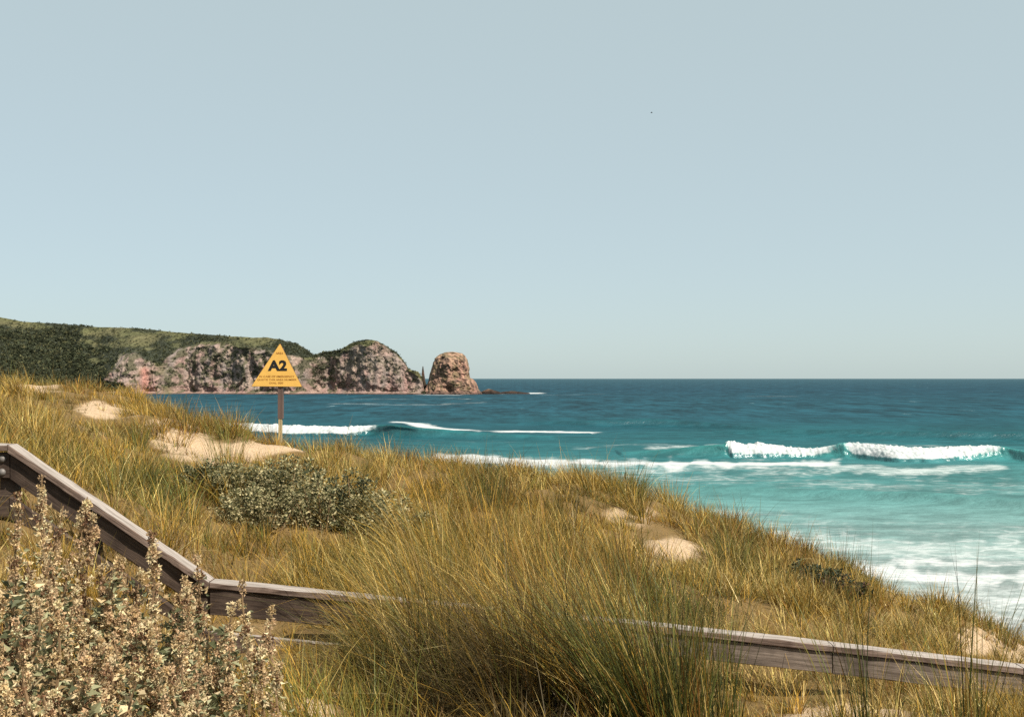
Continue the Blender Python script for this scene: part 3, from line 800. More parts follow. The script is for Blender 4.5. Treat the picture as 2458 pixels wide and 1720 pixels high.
def grass_field(name, label, layers, rng):
    VV, FF, CC, off = [], [], [], 0
    for (n_tuft, y0, y1, blades_per, rad, hmul, dead_p, splay) in layers:
        k = n_tuft * 9
        y = rng.uniform(y0, y1, k)
        x = rng.uniform(-1, 1, k) * (0.49 * y + 0.9)
        keep = (y < ridge_y(x) + 1.6) & ~((y > 6.42) & (y < 6.75)) & (rng.random(k) < (0.49 * y + 0.9) / (0.49 * y1 + 0.9))
        x, y = x[keep], y[keep]
        z = ground_z(x, y)
        d = density(x, y, z)
        clump = sstep(-0.40, 0.10, fbm(x * 1.3, y * 1.3, 91.0, 3))
        keep = rng.random(len(x)) < d * (0.5 + 0.5 * clump)
        x, y, z = x[keep][:n_tuft], y[keep][:n_tuft], z[keep][:n_tuft]
        n = len(x)
        px, py = to_pixel(x, y, z)
        g = np.zeros(n)
        for cx, cy, rx, ry, st in _green_zones:
            g = np.maximum(g, st * np.exp(-((px - cx) / rx) ** 2 - ((py - cy) / ry) ** 2))
        g = np.clip(g - 0.02 + 0.55 * fbm(x * 0.7, y * 0.7, 31.0, 3) + rng.normal(0, 0.16, n), 0, 1)
        lng = np.zeros(n)
        for cx, cy, rx, ry in _long_zone:
            lng = np.maximum(lng, np.exp(-(((px - cx) / rx) ** 2 + ((py - cy) / ry) ** 2) ** 2))
        rust = np.clip(0.22 + 0.9 * fbm(x * 0.5, y * 0.5, 41.0, 3) + rng.normal(0, 0.2, n), 0, 0.9)
        pale = np.clip(0.25 + 0.9 * fbm(x * 0.8, y * 0.8, 51.0, 3) + 0.30 * sstep(1650, 2000, px) + rng.normal(0, 0.2, n), 0, 0.9)
        hgt = 0.29 + 0.20 * fbm(x * 0.6, y * 0.6, 61.0, 3) + 0.12 * g + 0.40 * lng
        hgt = hgt - 0.05 * sstep(1650, 2100, px) * (y > 7.3) - 0.08 * sstep(500, 200, px) * (y > 10)
        hgt = np.where((y < 7.0) & (lng < 0.35), hgt * 0.75, hgt) * rng.uniform(0.5, 1.3, n) * hmul
        hgt = np.clip(hgt, 0.10, 1.2)
        # grass growing in front of bare sand, shrubs and railing stays below them
        cap = np.full(n, 9.0)
        for cx, top_row, rx in _low_front:
            inx = np.abs(px - cx) < rx
            room = np.maximum(py - top_row, 0) * y / F * 0.95 + 0.07
            cap = np.where(inx & (py > top_row), np.minimum(cap, room), cap)
        rail_row = np.interp(px, [0, 18, 502, 948, 1560, 2458], [1067, 1067, 1396, 1441, 1500, 1603])
        show = np.interp(px, [0, 500, 560, 860, 910, 1630, 1680, 2458], [130, 130, 120, 110, -400, -400, 22, 34])
        room = np.maximum(py - (rail_row + show), 0) * y / F + 0.08
        cap = np.where(y < 6.6, np.minimum(cap, room), cap)
        hgt = np.minimum(hgt, cap)
        nb = np.maximum((blades_per * rng.uniform(0.45, 1.6, n) * np.clip(hgt / 0.35, 0.4, 1.4)).astype(int), 4)
        idx = np.repeat(np.arange(n), nb)
        m = len(idx)
        a0 = rng.uniform(0, 2 * np.pi, m)
        q = np.sqrt(rng.random(m))
        trad = rad * rng.uniform(0.6, 1.5, n) * np.clip(hgt / 0.4, 0.6, 1.6)
        rr = q * trad[idx]
        bx, by = x[idx] + rr * np.cos(a0), y[idx] + rr * np.sin(a0)
        bz = ground_z(bx, by) - 0.03
        wdir = rng.normal(0, 0.35, n) + 1.2 * fbm(x * 0.35, y * 0.35, 77.0, 2)
        wstr = np.clip(0.40 + 0.75 * lng + 0.7 * fbm(x * 0.5, y * 0.5, 71.0, 2), 0.05, 2)
        wstr = wstr * (1 - 0.6 * sstep(1600, 1900, px) * (y > 7))
        wx, wy = -np.cos(wdir) * wstr, -0.35 * np.sin(wdir) * wstr
        sp = splay * (0.35 + 0.75 * q)
        jit = 0.60 - 0.12 * lng[idx]
        vx = np.cos(a0) * sp + wx[idx] + rng.normal(0, 1, m) * jit
        vy = np.sin(a0) * sp + wy[idx] + rng.normal(0, 1, m) * jit
        az = np.arctan2(vy, vx); mag = np.hypot(vx, vy)
        th0 = np.clip(0.05 + 0.30 * mag * rng.uniform(0.4, 1.3, m), 0, 1.25)
        th1 = np.clip(0.10 + 0.60 * mag * rng.uniform(0.1, 1.6, m), 0.03, 2.1)
        L = hgt[idx] * rng.uniform(0.45, 1.2, m)
        L = np.where(rng.random(m) < np.where(y[idx] < 6.6, 0.05, 0.02), np.minimum(L * 1.4 + 0.06, 1.2), L)
        dead = rng.random(m) < dead_p
        th0 = np.where(dead, th0 + rng.uniform(0.2, 0.9, m), th0)
        w = rng.uniform(0.0035, 0.007, m) * np.where(y[idx] > 8, 1.4, 0.9)
        r1, r2 = rng.random(m), rng.random(m)
        c = GOLD[None] * np.ones((m, 1))
        isg = r1 < g[idx] * 0.95
        gr = np.where((r2 < 0.45)[:, None], GREEN, np.where((r2 < 0.75)[:, None], OLIVE, DARK))
        c = np.where(isg[:, None], gr, c)
        iss = (~isg) & (r2 < pale[idx] * 0.8)
        c = np.where(iss[:, None], STRAW, c)
        isr = (~isg) & (~iss) & (rng.random(m) < rust[idx] * 0.8)
        c = np.where(isr[:, None], RUST, c)
        c = np.where((dead & ~isg & (r1 > 0.55))[:, None], PALE, c)
        iso = (~isg) & (rng.random(m) < 0.20)
        c = np.where(iso[:, None], OLIVE, c)
        hollow_shade = 0.9 * np.exp(-(((px - 1290) / 230) ** 2 + ((py - 1750) / 120) ** 2) ** 2)        # deep tussock shade painted into the blade colours of the hollow
        c = np.where((rng.random(m) < hollow_shade[idx])[:, None], np.array([0.060, 0.042, 0.020]), c)
        c = c * rng.uniform(0.28, 1.45, (m, 1)) * rng.uniform(0.45, 1.3, n)[idx][:, None]
        v, f, cc = blades(np.stack([bx, by, bz], 1), az, L, th0, th1, w, c * 0.95, 3, rng, c * 0.85 + STRAW * 0.15)
        VV.append(v); FF.append(f + off); CC.append(cc); off += len(v)
    o = new_mesh(name, np.concatenate(VV), np.concatenate(FF), M_GRASS, attrs={'col': np.clip(np.concatenate(CC), 0.004, 1)})
    tag(o, label, kind='stuff')
    print(name, sum(len(f) for f in FF), 'triangles')

#            tufts, from, to, blades, radius, height, dead, splay
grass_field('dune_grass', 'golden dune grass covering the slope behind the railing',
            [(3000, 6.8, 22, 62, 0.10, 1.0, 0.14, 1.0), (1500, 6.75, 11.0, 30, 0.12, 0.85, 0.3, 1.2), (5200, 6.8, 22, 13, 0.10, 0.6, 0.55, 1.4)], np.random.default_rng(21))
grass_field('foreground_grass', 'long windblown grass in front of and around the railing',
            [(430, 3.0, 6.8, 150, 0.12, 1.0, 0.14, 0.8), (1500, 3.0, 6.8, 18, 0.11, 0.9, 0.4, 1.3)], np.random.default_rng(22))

def tussock(px, D, n, hgt, label, pal, lean=0.5, spread=0.16, seed=0, up=0.0, w=(0.004, 0.007), name='grass_tussock'):
    rng = np.random.default_rng(1000 + seed)
    gx = (px - W / 2) / F * D
    gz = float(dune_z(np.array([gx]), np.array([D]))[0])
    e = empty(name, (gx, D, gz))
    tag(e, label, 'grass tussock', 'tall grass tussocks')
    def part(nm, k, hh, pal, ln, sprd):
        a = rng.uniform(0, 2 * np.pi, k); r = np.sqrt(rng.random(k)) * sprd
        x, y = gx + r * np.cos(a), D + r * np.sin(a)
        z = ground_z(x, y) - 0.03
        vx, vy = np.cos(a) * 0.7 - ln + rng.normal(0, 0.3, k), np.sin(a) * 0.7 + rng.normal(0, 0.3, k)
        mag = np.hypot(vx, vy)
        th0 = np.clip((0.06 + 0.22 * mag) * (1 - up), 0, 1.1); th1 = np.clip((0.15 + 0.4 * mag * rng.uniform(0.3, 1.3, k)) * (1 - up), 0.02, 1.4)
        L = hh * rng.uniform(0.5, 1.1, k)
        pl = np.array(pal); c = pl[rng.integers(0, len(pl), k)] * rng.uniform(0.7, 1.3, (k, 1))
        v, f, cc = blades(np.stack([x, y, z], 1), np.arctan2(vy, vx), L, th0, th1, rng.uniform(w[0], w[1], k), c * 0.9, 5, rng, c * 0.85 + STRAW * 0.15)
        o = child_mesh(nm, v, f, M_GRASS, e, attrs={'col': np.clip(cc, 0.004, 1)})
        o['kind'] = 'stuff'
    part('green_blades', n, hgt, pal, lean, spread)
    part('dry_blades', n // 3, hgt * 0.75, (STRAW, GOLD, RUST), lean * 1.3, spread * 1.3)
    return e

_gp = (GREEN, DARK, DARK, DARK * 1.4, OLIVE * 0.8)
tussock(1570, 4.9, 620, 0.95, 'largest dark green tussock leaning over the bare end of the rail', _gp, 0.55, 0.22, 1)
tussock(1440, 5.2, 220, 0.85, 'windblown green and gold tussock just behind the big dark hollow', (OLIVE, GREEN, GOLD), 1.0, 0.22, 2)
tussock(2065, 4.7, 46, 0.95, 'sparse upright green tuft crossing the middle of the rail', _gp, 0.35, 0.12, 3, 0.3)
tussock(2300, 4.5, 40, 0.90, 'sparse dark green tuft crossing the rail near the picture edge', _gp, 0.25, 0.10, 4, 0.35)
tussock(1700, 5.0, 120, 0.75, 'slim green tuft beside the largest tussock', _gp, 0.45, 0.14, 5, 0.15)
tussock(700, 4.0, 140, 0.45, 'low olive tuft at the edge of the saltbush thicket', (GREEN, OLIVE, OLIVE, GOLD), 0.4, 0.26, 16)
tussock(860, 4.2, 130, 0.55, 'short green tuft beside the dried saltbush stalks', (GREEN, OLIVE, OLIVE), 0.5, 0.2, 6)
tussock(2020, 12.2, 60, 0.55, 'dark wispy tussock standing on the ridge against pale surf', (DARK, OLIVE, RUST), 0.1, 0.25, 7, 0.5)
tussock(1500, 13.0, 70, 0.50, 'dark wispy tussock on the ridge against turquoise shallows', (DARK, OLIVE, GREEN), 0.1, 0.3, 8, 0.5)
tussock(545, 11.5, 80, 0.62, 'splayed green tussock on sand left of the sign', (GREEN, OLIVE, OLIVE), 0.0, 0.16, 9, 0.0)
tussock(1160, 11.0, 150, 0.60, 'dark green tussock in the middle of the golden slope', _gp, 0.3, 0.2, 10, 0.2)
tussock(1770, 10.0, 120, 0.55, 'upright dark tussock beside the bare sand patch', _gp, 0.1, 0.16, 11, 0.3)
tussock(2385, 11.2, 70, 0.50, 'dark tuft beside the sand at the low end of the ridge', _gp, -0.1, 0.14, 12, 0.2)

# ------------------------------------------------------------------ timber railing
def beam(name, p0, p1, wid, hgt, mat, parent, off=(0, 0), ch=0.004, seg=10, rng=np.random.default_rng(5), wob=0.0015):
    """a timber whose near top edge runs p0 to p1; width goes away from the viewer, height goes down; ends cut plumb"""
    p0, p1 = np.array(p0, float), np.array(p1, float)
    dirx = (p1 - p0); hd = np.array([dirx[0], dirx[1], 0]); hd /= np.linalg.norm(hd)
    back = np.array([-hd[1], hd[0], 0.0])
    up = np.array([0, 0, 1.0])
    cs = [(ch, 0), (wid - ch, 0), (wid, -ch), (wid, -hgt + ch), (wid - ch, -hgt), (ch, -hgt), (0, -hgt + ch), (0, -ch)]
    vs_ = []
    for k in range(seg + 1):
        c = p0 + dirx * k / seg
        for (a, b) in cs:
            vs_.append(c + back * (a + off[0] + rng.normal(0, wob)) + up * (b + off[1] + rng.normal(0, wob)))
    n = len(cs)
    f = []
    for k in range(seg):
        for i in range(n):
            j = (i + 1) % n
            f.append((k * n + i, k * n + j, (k + 1) * n + j, (k + 1) * n + i))
    # ends as fans of quads
    for b0, s in ((0, -1), (seg * n, 1)):
        q = [(0, 1, 2, 7), (2, 3, 6, 7), (3, 4, 5, 6)]
        for a in q: f.append(tuple(b0 + i for i in (a if s < 0 else a[::-1])))
    # local frame with X along the timber so the grain follows it
    from mathutils import Matrix
    X = dirx / np.linalg.norm(dirx); Yv = back; Zv = np.cross(X, Yv)
    M = np.stack([X, Yv, Zv], 1)
    loc = (np.array(vs_) - p0) @ M
    o = new_mesh(name, loc, np.array(f), mat)
    mw = Matrix.Identity(4)
    for r in range(3):
        for c_ in range(3): mw[r][c_] = M[r, c_]
        mw[r][3] = p0[r] - parent.location[r]
    o.parent = parent
    o.matrix_local = mw
    return o

def pt(px, py, D):
    return np.array([float(v) for v in ray_point(px, py, D)])

RD = 6.5
corner = [pt(-420, 1062, RD), pt(18, 1067, RD), pt(358, 1298, RD), pt(502, 1396, RD), pt(948, 1441, RD), pt(1560, 1500, RD), pt(2000, 1549, RD), pt(2458, 1603, RD), pt(2960, 1662, RD)]
rail = empty('timber_railing', (float(corner[3][0]), RD, float(corner[3][2]) - 0.9))
tag(rail, 'weathered timber railing stepping down from the left then running low to the right', 'railing')
for i in range(len(corner) - 1):
    a, b = corner[i].copy(), corner[i + 1].copy()
    g = (b - a) / np.linalg.norm(b - a)
    gap = 0.003
    a2, b2 = a + g * gap, b - g * gap
    stair = i in (1, 2)
    th = 0.046 if stair else 0.038
    ov = 0.034 if i < 3 else 0.014
    beam('cap_rail', a2, b2, 0.125, th, M_CAP, rail)
    beam('rail_board', a2, b2, 0.032, 0.150 if i < 4 else 0.125, M_BOARD if i < 4 else M_BOARD_GREY, rail, off=(ov, -th - (0.010 if i < 3 else 0.005)))
    if i < 5: beam('lower_board', a2, b2, 0.045, 0.130, M_CAP if i >= 3 else M_BOARD, rail, off=(0.028, -th - 0.262))
for k, (a, b, t) in enumerate(((0, 1, 0.97), (1, 2, 0.55), (4, 5, 0.0), (5, 6, 0.22), (7, 8, 0.3))):
    c = corner[a] + (corner[b] - corner[a]) * t
    p0 = c + np.array([-0.045, 0.072, -0.052]); p1 = c + np.array([0.045, 0.072, -0.052])
    beam('post', p0, p1, 0.09, 1.35, M_BOARD, rail, seg=1)

def dome(name, c, r, mat, parent):
    vs_, f = [], []
    for i in range(5):
        t = i / 4 * math.pi / 2
        for j in range(12):
            a = j / 12 * 2 * math.pi
            vs_.append((c[0] + r * math.cos(t) * math.cos(a), c[1] - r * 0.75 * math.sin(t), c[2] + r * math.cos(t) * math.sin(a)))
    for i in range(4):
        for j in range(12):
            k = (j + 1) % 12
            f.append((i * 12 + j, i * 12 + k, (i + 1) * 12 + k, (i + 1) * 12 + j))
    return child_mesh(name, vs_, f, mat, parent, smooth=True)
dome('bolt', pt(6, 1101, RD + 0.034), 0.023, M_STEEL, rail)
dome('bolt', pt(5, 1133, RD + 0.034), 0.023, M_STEEL, rail)

# ------------------------------------------------------------------ sign
SD = 14.2
sb = pt(674, 1062, SD)
sign = empty('marker_sign', (sb[0], SD, float(dune_z(np.array([sb[0]]), np.array([SD]))[0])))
tag(sign, 'yellow triangular A2 emergency marker sign on a thin post in the dune', 'sign')
tri_px = [(606, 926.5), (726, 927.5), (674, 825)]
ctr = np.array(tri_px).mean(0)
def plate(name, pts, y0, y1, mat, grow=0.0):
    p = [(a + (a - ctr[0]) * grow, b + (b - ctr[1]) * grow) for a, b in pts]
    # snip the points a little so the corners are rounded
    q = []
    for i in range(3):
        a, b, c = np.array(p[i - 1]), np.array(p[i]), np.array(p[(i + 1) % 3])
        for s in (0.035, 0.012):
            q.append(b + (a - b) * s)
        for s in (0.012, 0.035):
            q.append(b + (c - b) * s)
    n = len(q)
    v = [pt(a, b, SD) * np.array([1, 0, 1]) + np.array([0, y0, 0]) for a, b in q] + [pt(a, b, SD) * np.array([1, 0, 1]) + np.array([0, y1, 0]) for a, b in q]
    cf, cb = np.mean(v[:n], 0), np.mean(v[n:], 0)
    v += [cf, cb]
    f = []
    for i in range(n):
        j = (i + 1) % n
        f += [(i, n + i, n + j), (i, n + j, j), (i, j, 2 * n), (n + j, n + i, 2 * n + 1)]
    return child_mesh(name, v, f, mat, sign)
plate('sign_panel', tri_px, SD - 0.052, SD - 0.046, M_YELLOW)
plate('sign_shade_rim', tri_px, SD - 0.0455, SD - 0.036, M_EDGE_SHADE, 0.022)  # added plate, slightly larger than the panel; its rim paints the edge shadow

def text_part(name, s, px, py, h_px, mat, bold=0.0, width_px=None):
    cu = bpy.data.curves.new(name, 'FONT'); cu.body = s; cu.size = 1.0; cu.align_x = 'CENTER'; cu.align_y = 'CENTER'; cu.offset = bold; cu.extrude = 0.0; cu.resolution_u = 4
    to = bpy.data.objects.new(name, cu); col.objects.link(to)
    dg = bpy.context.evaluated_depsgraph_get()
    me = bpy.data.meshes.new_from_object(to.evaluated_get(dg))
    bpy.data.objects.remove(to)
    n = len(me.vertices); co = np.zeros(n * 3, np.float32); me.vertices.foreach_get('co', co); co = co.reshape(-1, 3)
    lo, hi = co.min(0), co.max(0)
    m = SD / F
    sy = h_px * m / (hi[1] - lo[1]); sx = (width_px * m / (hi[0] - lo[0])) if width_px else sy
    c = pt(px, py, SD)
    out = np.stack([c[0] + (co[:, 0] - (lo[0] + hi[0]) / 2) * sx, np.full(n, SD - 0.0545), c[2] + (co[:, 1] - (lo[1] + hi[1]) / 2) * sy], 1) - np.array(sign.location)
    me.vertices.foreach_set('co', out.astype(np.float32).ravel())
    me.materials.clear(); me.materials.append(mat); me.update()
    o = bpy.data.objects.new(name, me); col.objects.link(o); o.parent = sign
    return o
text_part('lettering', 'A2', 668, 877, 25.5, M_BLACK, 0.045, 46)
text_part('lettering', 'AREA', 673, 847.5, 4.6, M_REDTXT, 0.012, 18)
text_part('lettering', 'IN CASE OF EMERGENCY', 667, 903, 4.4, M_REDTXT, 0.008, 84)
text_part('lettering', 'QUOTE THIS AREA NUMBER', 667, 911, 4.6, M_REDTXT, 0.008, 94)
text_part('lettering', 'DIAL 000', 665.5, 918.5, 4.2, M_REDTXT, 0.008, 33)

def channel(name, x0, x1, y0, y1, z0, z1, mat):
    """an open steel or timber section: front with a shallow groove"""
    xm = (x0 + x1) / 2; g = (x1 - x0) * 0.18
    prof = [(x0, y1), (x0, y0), (xm - g, y0), (xm - g, y0 + 0.004), (xm + g, y0 + 0.004), (xm + g, y0), (x1, y0), (x1, y1)]
    v = [(a, b, z0) for a, b in prof] + [(a, b, z1) for a, b in prof]
    n = len(prof)
    f = [(i, (i + 1) % n, n + (i + 1) % n, n + i) for i in range(n)]
    f += [(n + 0, n + 1, n + 2, n + 3), (n + 0, n + 3, n + 4, n + 7), (n + 4, n + 5, n + 6, n + 7)]
    return child_mesh(name, v, f, mat, sign)
pz = lambda row: float(pt(674, row, SD)[2])
pxx = lambda c: float(pt(c, 960, SD)[0])
channel('post', pxx(668.2), pxx(680.5), SD - 0.036, SD + 0.025, pz(1004), pz(835), M_POST)
channel('stake', pxx(669.5), pxx(677.8), SD - 0.030, SD + 0.010, pz(1085), pz(1003), M_STAKE)

# ------------------------------------------------------------------ saltbush and shrubs
def leaf_faces(P, nrm, upv, size, wide, rng, fold=0.25):
    """folded pointed leaves: 2 quads each written as 4 triangles. P centre of the base"""
    n = len(P)
    ax = upv / np.linalg.norm(upv, axis=1, keepdims=True)
    sd = np.cross(ax, nrm); sd /= np.maximum(np.linalg.norm(sd, axis=1, keepdims=True), 1e-6)
    nn = np.cross(sd, ax)
    s = size[:, None]
    w = (size * wide)[:, None]
    f_ = fold * w
    v = np.stack([P, P + ax * s * 0.45 + sd * w * 0.5 + nn * f_, P + ax * s * 0.5 - nn * f_ * 0.2, P + ax * s * 0.45 - sd * w * 0.5 + nn * f_, P + ax * s - nn * f_ * 0.6], 1)
    tri = np.array([(0, 1, 2), (0, 2, 3), (1, 4, 2), (2, 4, 3)])
    f = (np.arange(n) * 5)[:, None, None] + tri[None]
    return v.reshape(-1, 3), f.reshape(-1, 3)

def rand_dirs(n, rng):
    q = rng.normal(size=(n, 3)); return q / np.linalg.norm(q, axis=1, keepdims=True)

def tube(path, rad, ns=5):
    path = np.array(path, float); n = len(path)
    v, f = [], []
    for i in range(n):
        t = path[min(i + 1, n - 1)] - path[max(i - 1, 0)]; t /= np.linalg.norm(t)
        a = np.cross(t, [0.31, 0.9, 0.1]); a /= np.linalg.norm(a); b = np.cross(t, a)
        for j in range(ns):
            an = 2 * math.pi * j / ns
            v.append(path[i] + rad[i] * (a * math.cos(an) + b * math.sin(an)))
    for i in range(n - 1):
        for j in range(ns):
            k = (j + 1) % ns
            f.append((i * ns + j, i * ns + k, (i + 1) * ns + k, (i + 1) * ns + j))
    return np.array(v), np.array(f)

BEIGE, PINKB, CREAM, SAGE, SAGED, BROWN = (np.array(c) for c in ((0.74, 0.54, 0.29), (0.70, 0.48, 0.28), (0.88, 0.70, 0.42), (0.40, 0.39, 0.22), (0.14, 0.15, 0.07), (0.26, 0.14, 0.075)))

def saltbush(x, y, stalks, label, seed, group, leafy=0.5, hmul=1.0, zoff=0.0, fat=False, low=0.30):
    rng = np.random.default_rng(500 + seed)
    z0 = float(dune_z(np.array([x]), np.array([y]))[0]) + zoff
    e = empty('saltbush', (x, y, z0))
    tag(e, label, 'saltbush', group)
    LV, LF, LC, off = [], [], [], 0
    for (dx, dy, h) in stalks:
        h = h * hmul
        lean = rng.normal(0, 0.09, 2)
        k = 9
        t = np.linspace(0, 1, k)
        path = np.stack([x + dx + lean[0] * h * t + 0.02 * np.sin(t * 5 + seed), y + dy + lean[1] * h * t, z0 + h * t - 0.04], 1)
        v, f = tube(path, 0.0055 * (1 - 0.75 * t) + 0.0012, 5)
        child_mesh('stem', v, f, M_STEM, e)
        # dried seed head: papery bracts gathered in knots up the stalk
        nb = int((1150 if fat else 720) * h / 0.7)
        kn = int((34 if fat else 24) * h / 0.7) + 4
        kt = low + (1 - low) * np.sort(rng.random(kn)) ** 0.85
        ka = rng.uniform(0, 2 * np.pi, kn)
        kr = (0.030 if fat else 0.019) * np.clip((1.05 - kt) / 0.6, 0.15, 1) ** 0.5 * rng.uniform(0.3, 1.15, kn)
        kc = np.stack([np.interp(kt, t, path[:, i]) for i in range(3)], 1) + np.stack([np.cos(ka) * kr, np.sin(ka) * kr, 0 * kr], 1)
        ki = rng.integers(0, kn, nb)
        dv = rand_dirs(nb, rng)
        P = kc[ki] + dv * (rng.random(nb) ** 0.5 * 0.011)[:, None] * np.array([1, 1, 1.35])
        ax = dv + rand_dirs(nb, rng) * 0.6 + np.array([0, 0, 0.25])
        v, f = leaf_faces(P, rand_dirs(nb, rng), ax, rng.uniform(0.006, 0.0145, nb), rng.uniform(0.5, 0.9, nb), rng, 0.5)
        kcol = np.array([BEIGE, PINKB, CREAM, BEIGE, PINKB, CREAM, BROWN])[rng.integers(0, 7, kn)] * rng.uniform(0.75, 1.2, (kn, 1))
        c = kcol[ki] * rng.uniform(0.7, 1.3, (nb, 1))
        o = child_mesh('seed_head', v, f, M_LEAF, e, attrs={'col': np.repeat(np.clip(c, 0.01, 1), 5, 0)})
        o['kind'] = 'stuff'
        # leaves lower down
        nl = int((30 + 120 * leafy) * h / 0.7)
        tt = rng.random(nl) ** 0.8 * 0.86
        base = np.stack([np.interp(tt, t, path[:, i]) for i in range(3)], 1)
        a = rng.uniform(0, 2 * np.pi, nl); r = rng.uniform(0.008, 0.10, nl) * (1.1 - tt)
        P = base + np.stack([np.cos(a) * r, np.sin(a) * r, rng.normal(0, 0.01, nl)], 1)
        ax = np.stack([np.cos(a), np.sin(a), rng.uniform(-0.4, 0.9, nl)], 1) + rand_dirs(nl, rng) * 0.4
        v, f = leaf_faces(P, rand_dirs(nl, rng), ax, rng.uniform(0.013, 0.030 + 0.016 * (leafy > 0.8), nl), rng.uniform(0.45, 0.75, nl), rng, 0.35)
        green = rng.random(nl) < leafy
        c = np.where(green[:, None], np.where((rng.random(nl) < 0.6)[:, None], SAGE, SAGED), np.where((rng.random(nl) < 0.6)[:, None], CREAM, BEIGE)) * rng.uniform(0.7, 1.25, (nl, 1))
        LV.append(v); LF.append(f + off); LC.append(np.repeat(c, 5, 0)); off += len(v)
    o = child_mesh('leaves', np.concatenate(LV), np.concatenate(LF), M_LEAF, e, attrs={'col': np.clip(np.concatenate(LC), 0.01, 1)})
    o['kind'] = 'stuff'
    return e

# stalk tops read from the photograph: (column, row of the tip), rooted at distance D
def bush_at(tips, D, label, seed, group, leafy=0.5, extra=6, D_jit=0.25, fat=False):
    rng = np.random.default_rng(700 + seed)
    cx = np.mean([t[0] for t in tips])
    x0 = (cx - W / 2) / F * D
    z0 = float(dune_z(np.array([x0]), np.array([D]))[0])
    st = []
    for (a, b) in tips:
        dd = D + rng.uniform(-D_jit, D_jit)
        p = pt(a, b, dd)
        st.append((p[0] - x0, dd - D, max(p[2] - z0 + 0.04, 0.15)))
    for k in range(extra):
        b0 = st[rng.integers(0, len(tips))]
        st.append((b0[0] + rng.normal(0, 0.09), b0[1] + rng.uniform(-0.2, 0.2), b0[2] * rng.uniform(0.40, 0.85)))
    return saltbush(x0, D, st, label, seed, group, leafy, fat=fat)

SBG = 'dried saltbush below the stair rail'
bush_at([(142, 1148)], 4.4, 'thin dried stalk crossing the rail highest up the stairs', 1, SBG, 0.25, 1)
bush_at([(197, 1192), (215, 1235)], 4.3, 'thick tall dried saltbush spike standing against the dark stair board', 2, SBG, 0.2, 2, fat=True)
bush_at([(52, 1180), (20, 1235), (90, 1215)], 4.4, 'pinkish dried saltbush in front of the bolted end of the railing', 3, SBG, 0.3, 5)
bush_at([(365, 1268), (392, 1330)], 4.3, 'dried stalk crossing the rail at the joint halfway down the stairs', 4, SBG, 0.3, 1)
bush_at([(450, 1332), (428, 1392), (300, 1345)], 4.3, 'dried saltbush spikes crossing the lower stair rail', 5, SBG, 0.5, 3)
bush_at([(587, 1398), (615, 1470)], 4.4, 'dried spike crossing the level rail just past the bend', 6, SBG, 0.4, 2)
bush_at([(660, 1468)], 4.3, 'last short dried spike beside the lower rail board', 7, SBG, 0.4, 2)
bush_at([(255, 1325), (335, 1365), (285, 1350)], 4.1, 'leafy saltbush with greenish heads in the middle of the thicket', 8, SBG, 0.9, 7)
bush_at([(410, 1425), (480, 1420), (530, 1440)], 4.1, 'saltbush with round grey green leaves below the rail bend', 9, SBG, 1.0, 7)
bush_at([(20, 1340), (80, 1350), (130, 1335)], 3.9, 'grey leaved saltbush at the picture edge under the railing end', 10, SBG, 0.9, 7)
bush_at([(200, 1440), (150, 1400), (262, 1450)], 3.8, 'tangled dried saltbush at the centre of the thicket', 11, SBG, 0.5, 8, fat=True)
bush_at([(360, 1485), (420, 1505), (318, 1465)], 3.8, 'bushy cream saltbush below the leafy middle plant', 12, SBG, 0.7, 8, fat=True)
bush_at([(560, 1525), (620, 1545), (500, 1510)], 3.9, 'dry pink saltbush nearest the long grass', 13, SBG, 0.5, 5)
bush_at([(40, 1500), (92, 1530), (10, 1550)], 3.6, 'reddish dried saltbush low at the picture corner', 14, SBG, 0.35, 8)
bush_at([(230, 1570), (300, 1590), (170, 1580)], 3.5, 'shaded grey saltbush low in the thicket', 15, SBG, 0.9, 8)
bush_at([(450, 1605), (520, 1615), (390, 1595)], 3.6, 'saltbush with dark gaps and fine leaves near the picture bottom', 16, SBG, 0.9, 7)
bush_at([(60, 1645), (120, 1665), (10, 1645)], 3.3, 'rusty low saltbush filling the bottom corner', 18, SBG, 0.3, 8)
bush_at([(330, 1685), (260, 1665), (400, 1675)], 3.4, 'low dried saltbush at the bottom between grass tufts', 19, SBG, 0.5, 7)

